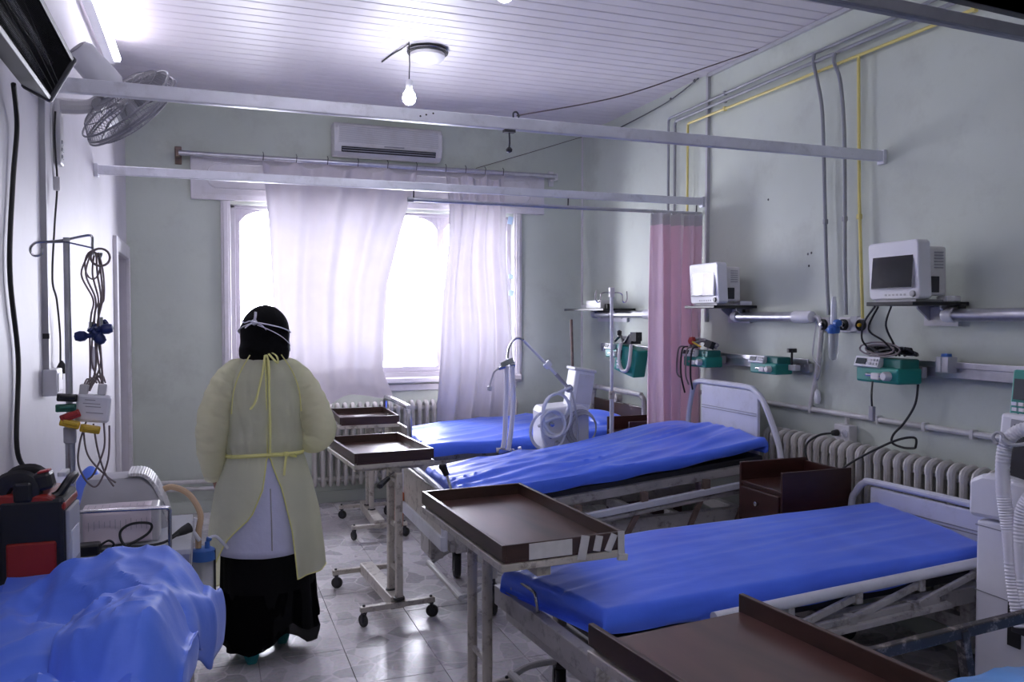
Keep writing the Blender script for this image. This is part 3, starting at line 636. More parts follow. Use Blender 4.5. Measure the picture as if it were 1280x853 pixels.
# ================================================================== monitors on shelves
def shelf(name, label, y0, y1, z, xo=.42, m=M_black):
    t = thing(name, label, 'shelf', (XR, (y0 + y1) / 2, z), 0, 'dark wall shelves for monitors')
    MB().box((-xo / 2, 0, 0), (xo, y0 - y1, .018)).build('board', m, t, bevel=.003)
    for s in (.8, -.8): b = MB(); b.prism([(0, 0), (0, -.07), (-.02, -.07), (-.10, -.009), (-.10, 0)], -.006, .006, lambda u, v, d, s=s: (u, s * (y0 - y1) * .3 + d, v - .009)); b.build('bracket', M_lgrey, t)
    MB().box((-.01, 0, -.06), (.02, (y0 - y1) * .7, .09)).build('back_plate', M_plast_y, t)
def monitor(label, x, y, z, rz, w, h, big):
    t = thing('patient_monitor', label, 'monitor', (x, y, z), rz, 'patient monitors on the wall shelves')
    # local: screen faces -x, width along y
    pr = rrect(-w / 2, w / 2, .012, h, .022)
    MB().prism(pr, 0, .07, lambda u, v, d: (d - .035 + (v - h / 2) * -.06, u, v)).build('front_shell', M_plast, t, bevel=.007)
    MB().box((.085, 0, h * .5), (.12, w * .88, h * .80), taper=.96).build('rear_case', M_plast_y, t, bevel=.012)
    MB().box((-.0375, .0, h * .575), (.006, w * .83, h * .71), (0, .06, 0)).build('screen_frame', M_grey, t, bevel=.002)
    if big: tag(MB().box((-.0405, 0, h * .575), (.004, w * .80, h * .68), (0, .06, 0)).build('screen', M_screen, t), 'dark glossy screen')
    else:
        MB().box((-.0405, w * .20, h * .575), (.004, w * .38, h * .66), (0, .06, 0)).build('screen', M_screen, t)
        tag(MB().box((-.0405, -w * .19, h * .575), (.004, w * .39, h * .66), (0, .06, 0)).build('screen', M_screen2, t), 'pale half of the screen')
    for i in range(6): MB().box((-.0245, w * (.16 - i * .075), h * .12), (.010, w * .05, .010), (0, .06, 0)).build('button', M_grey if not big else M_lgrey, t, bevel=.002)
    MB().lathe([(0, 0), (.016, 0), (.014, .014), (0, .015)], (-.0245, -w * .38, h * .13), (-1, 0, 0), 16).build('dial', M_black if not big else M_grey, t)
    for i in range(6): MB().box((.095, -w * .435 - .001, h * (.55 + .05 * i)), (.05, .004, .005)).build('vent_slot', M_grey, t)
    MB().box((.06, -w * .44, h * .28), (.07, .008, h * .26)).build('connector_panel', M_dsteel, t)
    for z_ in (.006,): MB().box((.06, 0, z_), (.16, w * .8, .012)).build('foot', M_grey, t)
shelf('wall_shelf', 'dark shelf under the larger monitor, above the tangled pump', 3.11, 2.83, 1.652, .345)
monitor('larger monitor with a dark glossy screen on a dark wall shelf', 3.08, 2.995, 1.661, R(-4), .325, .285, True)
tag(MB().box((3.25, 2.865, 1.675), (.09, .06, .028)).build('power_adapter', M_plast, bevel=.006), 'small white adapter lying on the shelf beside the larger monitor', 'adapter')
shelf('wall_shelf', 'dark shelf under the smaller monitor beside the pink curtain', 4.74, 4.40, 1.652, .33)
monitor('smaller monitor with a half pale screen beside the pink curtain', 3.075, 4.56, 1.661, R(-3), .35, .275, False)
tag(MB().box((3.26, 4.44, 1.675), (.09, .07, .028)).build('power_adapter', M_plast, bevel=.006), 'small white adapter lying on the shelf beside the smaller monitor', 'adapter')
shelf('wall_shelf', 'dark empty looking shelf near the corner behind the drip stand', 6.78, 6.0, 1.645, .30)
t = thing('module_rack', 'small pale module left on the shelf near the wall corner', 'module', (3.17, 6.33, 1.654))
MB().box((0, 0, .035), (.12, .28, .07)).build('case', M_plast_y, t, bevel=.006); MB().box((-.02, .2, .02), (.07, .10, .035)).build('connector', M_lgrey, t, bevel=.004); MB().cyl((0, .08, .07), (0, .08, .14), .008).build('post', M_lgrey, t); MB().box((0, -.17, .02), (.05, .05, .04)).build('clamp', M_black, t, bevel=.004)

# ================================================================== syringe pumps
def pump(label, loc, rz=0, s=1., knobs=True, topknob=False):
    t = thing('syringe_pump', label, 'pump', loc, rz, 'green syringe pumps clamped to the wall rails'); t.scale = (s, s, s)
    b = MB(); b.box((0, 0, .035), (.13, .26, .07)); b.build('body', M_teal, t, bevel=.010)
    b = MB(); b.box((.005, .0, .085), (.10, .25, .05)); b.build('upper_case', M_teal_d, t, bevel=.008)
    MB().box((-.058, .055, .088), (.03, .15, .048), (0, .35, 0)).build('front_panel', M_plast, t, bevel=.003)
    MB().box((-.075, .085, .094), (.004, .06, .026), (0, .35, 0)).build('display', M_lcd, t)
    for i in range(3):
        for j in range(2): MB().box((-.073 - .004 * (1 - j), .028 - i * .018, .085 + j * .016), (.005, .012, .010), (0, .35, 0)).build('key', M_lgrey, t)
    MB().box((-.07, -.01, .03), (.03, .05, .03)).build('syringe_clamp', M_plast_y, t, bevel=.005); MB().lathe([(0, 0), (.020, .0), (.020, .03), (.016, .036), (0, .036)], (-.062, -.075, .034), (-1, 0, 0), 14).build('pusher', M_plast_y, t)
    MB().cyl((-.075, -.09, .034), (-.075, .05, .034), .008, n=10).build('syringe_rail', M_chrome, t)
    MB().box((.075, -.10, .05), (.03, .06, .05)).build('rail_clamp', M_grey, t, bevel=.004)
    if topknob: MB().cyl((.04, -.15, .05), (.04, -.15, .14), .007, n=8).cyl((.04, -.15, .14), (.04, -.15, .165), .03, n=14).build('clamp_knob', M_black, t); 
    if topknob: MB().box((.05, -.16, .045), (.04, .07, .035)).build('clamp_arm', M_plast_y, t, bevel=.004)
    return t
pump('green pump alone on the rail with a black clamp knob', (XR - .14, 4.08, 1.245), 0, .95, topknob=True)
p2 = pump('green pump under a tangle of leads beside the pink curtain', (XR - .15, 4.79, 1.245), 0, 1.05)
p3 = pump('green pump below the larger monitor with black cables heaped on top', (XR - .15, 3.16, 1.262), R(-3), 1.12)
p1 = pump('dark green pump near the corner with a hose looped over it', (XR - .15, 6.0, 1.25), 0, 1.0)
def tangle(name, label, c, rx, ry, rz, n, m, r=.005, seed=1, loops=5):
    rn = random.Random(seed); pts = []
    for i in range(n): pts.append((c[0] + rn.uniform(-rx, rx), c[1] + ry * math.sin(i * 2 * math.pi * loops / n + rn.uniform(-.4, .4)), c[2] + rz * (.5 + .5 * math.cos(i * 2.4)) + rn.uniform(0, .01)))
    return pts
c = tag(MB().tube(spline(tangle('', '', (3.19, 4.80, 1.365), .04, .13, .07, 26, None, seed=3), 6), .006, 6).build('monitor_lead', M_grey), 'tangle of grey leads heaped on the pump beside the pink curtain', 'leads')
for i, (dy, l) in enumerate(((.10, .30), (.04, .24), (-.02, .27), (.15, .20))):
    q = MB().tube(spline([(3.13, 4.78 + dy, 1.38), (3.09, 4.79 + dy, 1.36), (3.085, 4.80 + dy, 1.2), (3.10, 4.79 + dy * .8, 1.36 - l)], 5), .006, 6).build('hanging_lead', M_ecg if i % 2 else M_black, c, origin=(0, 0, 0)); q.location = -c.location
q = MB().lathe([(0, -.03), (.025, -.02), (.03, 0), (.02, .025), (0, .03)], (3.15, 4.86, 1.42), n=10).build('red_connector', M_redp, c, origin=(0, 0, 0)); q.location = -c.location
q = MB().box((3.17, 4.68, 1.40), (.05, .05, .05), (.3, .2, .4)).build('black_connector', M_black, c, origin=(0, 0, 0)); q.location = -c.location
q = MB().box((3.12, 4.76, 1.40), (.02, .07, .012), (.5, .2, .6)).build('yellow_connector', M_yelp, c, origin=(0, 0, 0)); q.location = -c.location
c = tag(MB().tube(spline(tangle('', '', (3.19, 3.15, 1.40), .05, .14, .035, 34, None, seed=8, loops=8), 6), .008, 6).build('cable_heap', M_black), 'heap of black cables on the pump below the larger monitor', 'cable')
for pts in ([(3.02, 3.08, 1.64), (3.05, 3.18, 1.56), (3.10, 3.24, 1.47), (3.14, 3.2, 1.41)], [(3.03, 2.99, 1.64), (3.06, 3.05, 1.55), (3.12, 3.06, 1.46), (3.15, 3.05, 1.40)], [(3.06, 3.10, 1.64), (3.07, 3.17, 1.53), (3.10, 3.1, 1.47), (3.14, 3.06, 1.40)]):
    q = MB().tube(spline(pts, 6), .005, 6).build('drop_cable', M_rubber, c, origin=(0, 0, 0)); q.location = -c.location
for r_ in (.07, .10): q = MB().tube([(3.12, 3.15 + r_ * math.cos(a * .4) * 1.3, 1.43 + r_ * .35 * math.sin(a * .4)) for a in range(17)], .0045, 6).build('cable_loop', M_ecg, c, origin=(0, 0, 0)); q.location = -c.location
c = tag(MB().tube(spline([(3.09, 3.16, 1.27), (3.08, 3.155, 1.2), (3.085, 3.155, 1.14)], 4), .005, 6).build('sensor_lead', M_black), 'short black lead with a grey clip hanging below the cabled pump', 'lead')
q = MB().box((3.085, 3.155, 1.11), (.02, .03, .075)).build('finger_clip', M_grey, c, origin=(0, 0, 0), bevel=.004); q.location = -c.location
# hose looped over the far pump, and its tilted control unit
t = thing('infusion_pump', 'tilted teal infusion unit hung with a pale hose near the wall corner', 'pump', (3.16, 5.75, 1.10), R(10))
MB().box((0, 0, .14), (.12, .26, .22), (.22, 0, 0)).build('case', M_teal, t, bevel=.012); MB().box((-.066, .07, .19), (.008, .07, .07), (.22, 0, 0)).build('display', M_lcd, t)
for i in range(3):
    for j in range(2): MB().box((-.066, .085 - j * .03, .13 - i * .025), (.008, .02, .016), (.22, 0, 0)).build('key', M_plast, t)
MB().tube(spline([(-.07, .04, .28), (-.08, .05, .15), (-.08, .02, .07), (-.08, -.04, .06), (-.08, -.08, .12), (-.07, -.09, .27)], 6), .014, 8).build('hose', M_tan if False else M_plast_y, t)
b = MB().tube(spline([(-.05, .14, .29), (-.04, .08, .33), (-.05, .02, .28), (-.04, -.04, .34), (-.05, -.10, .30), (-.04, -.13, .34)], 6), .012, 8); b.lathe([(0, -.02), (.02, -.01), (.02, .02), (0, .03)], (-.04, .10, .35), n=10); b.box((-.03, -.1, .33), (.06, .07, .07)); b.build('black_fittings', M_black, t)
MB().box((0, 0, .30), (.10, .12, .06)).build('rail_clamp', M_dsteel, t)
# rail clamp block and the cut-off pump at the picture's edge
t = thing('rail_block', 'small steel clamp block with a blue top on the equipment rail', 'clamp', (XR - .075, 2.885, 1.325)); MB().box((0, 0, .04), (.06, .07, .075)).box((-.032, .01, .04), (.008, .02, .075)).build('block', M_alu, t, bevel=.003); MB().lathe([(0, 0), (.024, 0), (.022, .014), (0, .016)], (0, 0, .078), n=14).build('cap', M_blue_p, t)
t = thing('infusion_pump', 'teal keypad pump cut by the picture edge above the white ventilator', 'pump', (3.17, 2.36, 1.13), R(-3))
MB().box((0, -.02, .115), (.11, .20, .25), (0, .10, 0)).build('case', M_teal, t, bevel=.010); MB().box((-.055, -.02, .165), (.008, .16, .085), (0, .10, 0)).build('display', M_lcd, t)
for i in range(4):
    for j in range(5): MB().box((-.065 + .0022 * i, .05 - j * .032, .105 - i * .023), (.008, .022, .014), (0, .10, 0)).build('key', M_plast, t)
MB().box((.06, -.02, .20), (.04, .06, .06)).build('rail_clamp', M_grey, t, bevel=.004)

# ================================================================== beds
from mathutils import noise as mn
def pl_(tab, s):      # polyline of 3-D points at parameter s in 0..1
    n = len(tab) - 1; k = min(int(s * n), n - 1); t = s * n - k
    return Vector(tab[k]).lerp(Vector(tab[k + 1]), t)
def resample(tab):
    P = [Vector(p) for p in tab]; d = [0]
    for a, b in zip(P, P[1:]): d.append(d[-1] + (b - a).length)
    out = []
    for i in range(25):
        s = d[-1] * i / 24
        for j in range(len(P) - 1):
            if s <= d[j + 1] + 1e-9: t = (s - d[j]) / (d[j + 1] - d[j]); out.append(P[j].lerp(P[j + 1], t)); break
    for _ in range(3): out = [out[0]] + [(out[i - 1] + out[i] * 2 + out[i + 1]) / 4 for i in range(1, 24)] + [out[-1]]
    return out
def mattress(name, m, parent, near, far, hem_n, hem_f, hem_foot, wr=.012, crown=.02, seed=0, nu=110, diag=.55):
    N_, F_ = resample(near), resample(far); b = MB(); rings = []; nt = 46
    def wrk(s, t, p):
        q = Vector((s * 1.7 + seed + t * diag * 1.2, t * 5.5 - s * diag * 5, seed))
        a = mn.noise(q) + .40 * mn.noise(q * 2.1 + Vector((3, 1, 0)))
        k = 1 - abs(a); return wr * (k ** 3 - .5) * (.55 + .7 * mn.noise(Vector((s * 2, t * 2, seed + 9))) + .25)
    def ring(s, drop=0., dx=0.):
        n, f = pl_(N_, s), pl_(F_, s); ax = (pl_(N_, 1) - pl_(N_, 0)).normalized(); pts = []
        hn = hem_n(s); hf = hem_f; c = f - n
        def P_(p, dz): return p + ax * dx - Vector((0, 0, dz + drop))
        out = -c.normalized() * .02
        pts.append(P_(n.lerp(f, .12), hn + .0)); pts.append(P_(n + out * .4, hn + .004 * math.sin(s * 30)))
        for k in (.75, .5, .28): pts.append(P_(n + out * (.9 + .35 * mn.noise(Vector((s * 9, k * 4, seed)))), hn * k))
        pts.append(P_(n + out * .6, hn * .09))
        for i in range(nt + 1):
            t = i / nt; p = n.lerp(f, t); p.z += crown * (1 - (2 * t - 1) ** 2) + wrk(s, t, p); pts.append(P_(p, 0))
        pts.append(P_(f - out * .6, hf * .12)); pts.append(P_(f - out, hf * .5)); pts.append(P_(f - out * .4, hf)); pts.append(P_(n.lerp(f, .88), hf))
        return pts
    H0 = hem_foot
    def end(s, sg):
        out = []
        for dr, dx in ((H0, 0.), (H0 * .6, sg * .018), (H0 * .28, sg * .016), (.010, sg * .010)):
            r = ring(s, 0., dx); q = []
            zmin = min(p.z for p in r)
            for p in r: q.append(Vector((p.x, p.y, max(p.z - dr, min(p.z, zmin + .0)))))
            out.append(q)
        return out
    rings = end(0, -1) + [ring(i / nu) for i in range(nu + 1)] + list(reversed(end(1, 1)))
    b.loft(rings); return b.build(name, m, parent, auto=60)
def to_local(o):
    M = Matrix.Translation(o.location) @ Euler(o.rotation_euler).to_matrix().to_4x4(); Mi = M.inverted(); return lambda p: Mi @ Vector(p)
CAST = {}
def caster(parent, p, r=.075, rz=0., key='big', tyre=M_rubber, hub=M_lgrey, name='caster'):
    if key not in CAST:
        b = MB(); b.cyl((0, 0, 2 * r + .015), (0, 0, 2 * r + .05), r * .22, n=10); b.box((0, 0, 2 * r + .012), (r * .9, r * .62, .012))
        for s in (-1, 1): b.box((r * .12, s * r * .31, r * 1.45), (r * .5, .006, r * 1.5))
        c = b.build(name, M_dsteel, parent, bevel=.002)
        MB().lathe([(r * .55, -.32 * r * .8), (r * .93, -.27 * r), (r, -.16 * r), (r, .16 * r), (r * .93, .27 * r), (r * .55, .32 * r * .8)], (r * .2, 0, r), (0, 1, 0), 22).build('tyre', tyre, c)
        MB().lathe([(0, -.24 * r), (r * .5, -.24 * r), (r * .56, -.2 * r), (r * .56, .2 * r), (r * .5, .24 * r), (0, .24 * r)], (r * .2, 0, r), (0, 1, 0), 16).build('hub', hub, c)
        CAST[key] = c; c.location = p; c.rotation_euler = (0, 0, rz); return c
    return dup_part(CAST[key], parent, p, (0, 0, rz))
def loop_tube(b, pts, r, n=10): b.tube(spline(pts, 5), r, n)

# ---- front bed: sheeted, flattened foot, folded side rail, low white headboard
t = thing('hospital_bed', 'hospital bed with smooth royal blue sheet beside the white ventilator, foot behind the taped table', 'bed', (1.12, 2.66, 0), R(4), 'hospital beds with heads to the wall'); Lc = to_local(t)
near = [(1.205, 2.36, .638), (1.676, 2.40, .638), (2.046, 2.43, .634), (2.6, 2.47, .630), (3.08, 2.51, .625)]
far = [(1.054, 2.87, .640), (1.25, 2.92, .672), (1.604, 2.985, .690), (2.1, 3.04, .685), (2.589, 3.09, .677), (3.10, 3.14, .672)]
mattress('mattress', M_sheet, t, [Lc(p) for p in near], [Lc(p) for p in far], lambda s: .078 + .03 * math.sin(s * 3.14), 0.09, .07, wr=.006, crown=.008, seed=3, diag=.25)
MB().box((1.02, .06, .50), (1.86, .66, .03)).box((.16, .03, .53), (.20, .50, .03)).build('platform', M_dsteel, t, bevel=.004)
b = MB()
for y in (-.30, .40): b.bar((.10, y, .44), (2.02, y, .44), .04, .07)
for x in (.25, 1.1, 1.95): b.bar((x, -.30, .42), (x, .40, .42), .05, .05)
b.build('main_frame', M_bedm, t, bevel=.004)
b = MB(); b.prism([(-.03, .0), (.012, .0), (.03, .02), (.03, .055), (.012, .075), (-.03, .075)], -.46, .32, lambda u, v, d: (-.03 + u - .0 * d, d, .475 + v)); b.build('foot_channel', M_bedw if False else M_bedm, t, bevel=.004)
MB().bar((.05, -.46, .40), (.05, .40, .40), .05, .06).build('foot_beam', M_bedm, t, bevel=.004)
b = MB(); loop_tube(b, [(-.035, -.02, .53), (-.045, -.02, .60), (-.04, .02, .615), (-.04, .16, .612), (-.045, .19, .60), (-.035, .19, .53)], .006); b.build('mattress_stop', M_chrome, t)
b = MB()
b.cyl((.45, -.375, .575), (2.0, -.375, .60), .021, n=14); b.build('side_rail', M_bedw, t)
rl = MB(); rl.bar((.55, -.37, .465), (1.55, -.37, .475), .02, .025); rl.bar((.5, -.385, .435), (1.6, -.385, .455), .03, .022); rl.build('lower_rail', M_bedm, t, bevel=.003)
for x in (.42, .75, 1.08, 1.41):
    k = MB(); k.bar((x, -.372, .47), (x + .36, -.372, .553), .016, .026); k.box((x + .36, -.372, .555), (.03, .036, .05)); k.box((x, -.372, .472), (.04, .036, .035)); k.build('rail_link', M_bedm, t, bevel=.003)
far_r = MB(); far_r.cyl((.45, .46, .50), (1.9, .46, .53), .018, n=12); far_r.build('side_rail', M_bedw, t)
for x in (.25, 1.85):
    b = MB(); b.bar((x, -.30, .30), (x, .38, .30), .05, .06)
    for y in (-.28, .36): b.bar((x, y, .20), (x, y, .42), .045, .045)
    b.build('leg_frame', M_bedm, t, bevel=.004)
    for y in (-.28, .36): caster(t, (x, y, 0), .075, R(70 if x < 1 else 20))
b = MB(); b.cyl((.03, -.30, .165), (.03, .36, .165), .016, n=10)
for y in (-.28, .34): b.tube(spline([(.03, y, .165), (.10, y, .19), (.22, y, .19)], 4), .014, 8)
b.build('brake_pedal', M_pipe_w, t)
hb = MB(); hy = [(2.02, .51, .35), (2.02, .50, .63), (2.02, .47, .70), (2.02, .42, .752), (2.02, .33, .765), (2.02, -.28, .765), (2.02, -.40, .75), (2.02, -.46, .68), (2.02, -.48, .35)]
loop_tube(hb, hy, .017); hd = hb.build('headboard', M_bedw, t)
MB().box((2.025, .02, .57), (.022, .72, .34)).build('panel', M_bedw, hd, bevel=.006)
for z in (.640, .655): MB().box((2.012, .02, z), (.004, .70, .005)).build('groove_strip', M_grey, hd)

# ---- middle bed: raised head
t = thing('hospital_bed', 'hospital bed with creased royal blue sheet and raised head near the pink curtain', 'bed', (1.14, 4.40, 0), 0, 'hospital beds with heads to the wall'); Lc = to_local(t)
near = [(1.23, 3.99, .69), (1.66, 3.98, .730), (2.2, 3.97, .775), (2.66, 3.97, .812), (2.95, 3.97, .862), (3.07, 3.97, .875)]
far = [(1.25, 4.80, .675), (1.8, 4.80, .732), (2.4, 4.80, .80), (2.8, 4.80, .868), (2.95, 4.80, .885), (3.06, 4.80, .878)]
mattress('mattress', M_sheet, t, [Lc(p) for p in near], [Lc(p) for p in far], lambda s: .065 + .01 * math.sin(s * 5), .09, .06, wr=.030, crown=.016, seed=11, diag=.62)
b = MB(); b.bar((.12, -.0, .585), (1.95, 0, .745), .78, .04); b.build('platform', M_dsteel, t, bevel=.004)
b = MB()
for y in (-.40, .36): b.bar((.10, y, .55), (1.93, y, .705), .04, .05)
for x in (.2, .8, 1.4, 1.85): b.bar((x, -.38, .535 + x * .085), (x, .36, .535 + x * .085), .05, .05)
b.build('backrest_frame', M_bedm, t, bevel=.004)
b = MB()
for y in (-.34, .34): b.bar((.06, y, .40), (1.95, y, .42), .05, .08)
for x in (.06, .7, 1.3, 1.92): b.bar((x, -.34, .39), (x, .34, .39), .05, .06)
b.build('main_frame', M_bedm, t, bevel=.004)
b = MB(); b.bar((.55, -.49, .505), (1.90, -.49, .640), .03, .035); b.build('side_rail', M_bedw, t, bevel=.004)
MB().cyl((.55, -.47, .465), (1.93, -.47, .605), .016, n=10).build('lower_rail', M_bedm, t)
for x in (.70, 1.10, 1.50, 1.82): k = MB(); k.bar((x, -.46, .50 + .1 * (x - .55)), (x - .10, -.44, .36), .02, .03); k.box((x, -.48, .50 + .1 * (x - .55) + .03), (.04, .03, .09)); k.build('rail_link', M_rust, t, bevel=.003)
for x in (.27, 1.75):
    b = MB(); b.bar((x, -.34, .27), (x, .34, .27), .05, .06)
    for y in (-.33, .33): b.bar((x, y, .2), (x, y, .40), .045, .045)
    b.build('leg_frame', M_bedm, t, bevel=.004)
    for y in (-.33, .33): caster(t, (x, y, 0), .075, R(80 if x < 1 else 15))
b = MB(); b.cyl((.05, -.48, .165), (.05, .16, .165), .017, n=10)
b.tube(spline([(.05, -.46, .165), (.14, -.44, .18), (.25, -.36, .19)], 4), .014, 8); b.tube(spline([(.05, .14, .165), (.14, .2, .19), (.24, .28, .20)], 4), .014, 8)
b.build('brake_pedal', M_pipe_w, t)
fb = MB(); loop_tube(fb, [(-.02, .46, .40), (-.02, .46, .62), (-.02, .44, .70), (-.02, .38, .715), (-.02, -.30, .70), (-.02, -.40, .67), (-.02, -.42, .58), (-.02, -.42, .40)], .017); fd = fb.build('footboard', M_bedw, t)
MB().box((-.02, .02, .575), (.024, .84, .22)).build('panel', M_cream, fd, bevel=.006)
MB().bar((-.03, .46, .44), (-.03, -.44, .44), .03, .07).build('bottom_rail', M_bedw, fd, bevel=.004)
MB().box((.0, -.10, .36), (.07, .22, .13)).box((-.037, -.10, .36), (.008, .17, .09)).build('crank_housing', M_bedm, t, bevel=.010)
hb = MB(); loop_tube(hb, [(1.98, .48, .40), (1.98, .46, .85), (1.98, .40, 1.10), (1.98, .33, 1.15), (1.98, .20, 1.155), (1.98, -.18, 1.155), (1.98, -.28, 1.135), (1.98, -.38, 1.05), (1.98, -.50, .84), (1.98, -.53, .66), (1.98, -.53, .40)], .018); hd = hb.build('headboard', M_bedw, t)
MB().box((1.985, -.01, .87), (.022, .60, .53)).build('panel', M_bedw, hd, bevel=.006)
for z in (1.0, .985): MB().box((1.972, -.01, z), (.004, .58, .004)).build('groove_strip', M_grey, hd)
tag(MB().box((1.085, 4.88, .42), (.03, .10, .22), (.1, 0, .2)).build('orange_strap', M_orange, bevel=.008), 'orange strap hanging at the foot of the raised-head bed', 'strap')

# ---- far bed under the window
t = thing('hospital_bed', 'hospital bed farthest away under the window with brown headboard panel', 'bed', (1.33, 6.02, 0), 0, 'hospital beds with heads to the wall'); Lc = to_local(t)
near = [(1.43, 5.55, .69), (2.0, 5.52, .70), (2.5, 5.52, .72), (3.15, 5.52, .745)]
far = [(1.43, 6.42, .695), (2.0, 6.42, .745), (2.6, 6.42, .765), (3.15, 6.42, .765)]
mattress('mattress', M_sheet, t, [Lc(p) for p in near], [Lc(p) for p in far], lambda s: .085, .09, .07, wr=.014, crown=.015, seed=23, nu=90)
tag(MB().grid(lambda u, v: (1.52 + .34 * u, -.34 + .70 * v, .735 + .075 * (math.sin(math.pi * u) * math.sin(math.pi * v)) ** .5 + .008 * math.sin(9 * u + 6 * v)), 24, 34).grid(lambda u, v: (1.52 + .34 * u, -.34 + .70 * v, .735 - .01 * (math.sin(math.pi * u) * math.sin(math.pi * v)) ** .5), 24, 34).build('pillow', M_sheet, t), 'blue sheeted pillow bulge')
b = MB()
for y in (-.40, .34): b.bar((.05, y, .52), (1.85, y, .54), .05, .08)
for x in (.1, .9, 1.8): b.bar((x, -.40, .51), (x, .34, .51), .05, .06)
b.box((.95, -.03, .575), (1.75, .74, .04)); b.build('main_frame', M_bedm, t, bevel=.004)
for x in (.2, 1.7):
    b = MB(); b.bar((x, -.36, .30), (x, .32, .30), .05, .06)
    for y in (-.35, .31): b.bar((x, y, .2), (x, y, .52), .045, .045)
    b.build('leg_frame', M_bedm, t, bevel=.004)
    for y in (-.35, .31): caster(t, (x, y, 0), .075, R(60))
fb = MB(); loop_tube(fb, [(0, .44, .40), (0, .44, .86), (0, .40, .935), (0, .32, .95), (0, -.30, .95), (0, -.37, .93), (0, -.40, .86), (0, -.40, .40)], .019); fd = fb.build('footboard', M_chrome, t)
MB().box((0, .02, .66), (.022, .76, .28)).build('panel', M_cream, fd, bevel=.006)
hb = MB(); loop_tube(hb, [(1.90, .54, .40), (1.90, .54, .88), (1.90, .50, .955), (1.90, .42, .965), (1.90, -.24, .965), (1.90, -.32, .95), (1.90, -.36, .87), (1.90, -.36, .40)], .022); hd = hb.build('headboard', M_bedm, t)
MB().box((1.90, .09, .79), (.022, .84, .16)).build('panel', M_cab, hd, bevel=.005)
MB().lathe([(0, 0), (.035, 0), (.035, .05), (0, .055)], (1.88, .0, .91), (-1, 0, 0), 14).build('clamp', M_cream, hd)

# ---- nearest bed, cut by the corner of the picture
t = thing('hospital_bed', 'hospital bed cut by the lower corner, rusty side rail and sky blue cover', 'bed', (1.50, 1.27, 0), 0, 'hospital beds with heads to the wall'); Lc = to_local(t)
def cov(u, v):
    x = .02 + 1.75 * u; y = -.42 + .86 * v; n = mn.noise(Vector((x * 3, y * 4, 2))); n2 = mn.noise(Vector((x * 7, y * 8, 5)))
    z = .545 + .11 * u + .05 * n + .022 * (1 - abs(n2)) ** 2 + .03 * math.sin(u * 14 + v * 5) * .5
    e = min(v, 1 - v, u * 2, 1); z -= max(0, .05 - e) * 3.2; return (x, y, z)
b = MB().grid(cov, 70, 44); b.build('cover', M_sheet2, t, solid=.006)
MB().box((.93, 0, .44), (1.70, .80, .08)).build('mattress', M_sheet2, t, bevel=.03)
b = MB()
for y in (-.40, .40): b.bar((.05, y, .36), (1.85, y, .36), .05, .08)
for x in (.1, .9, 1.8): b.bar((x, -.40, .35), (x, .40, .35), .05, .06)
b.build('main_frame', M_rust, t, bevel=.004)
MB().bar((.10, .475, .655), (1.75, .475, .735), .025, .034).build('side_rail', M_chip, t, bevel=.004)
for x in (.20, .55, .90, 1.25, 1.6): MB().bar((x, .475, .66 + x * .045), (x + .05, .47, .42), .035, .025).build('rail_post', M_chip, t, bevel=.003)
MB().bar((.10, .475, .42), (1.75, .475, .43), .025, .05).build('lower_rail', M_chip, t, bevel=.004)
for x in (.25, 1.65):
    b = MB()
    for y in (-.36, .36): b.bar((x, y, .2), (x, y, .38), .045, .045)
    b.build('leg_frame', M_rust, t, bevel=.004)
    for y in (-.36, .36): caster(t, (x, y, 0), .075, R(30))

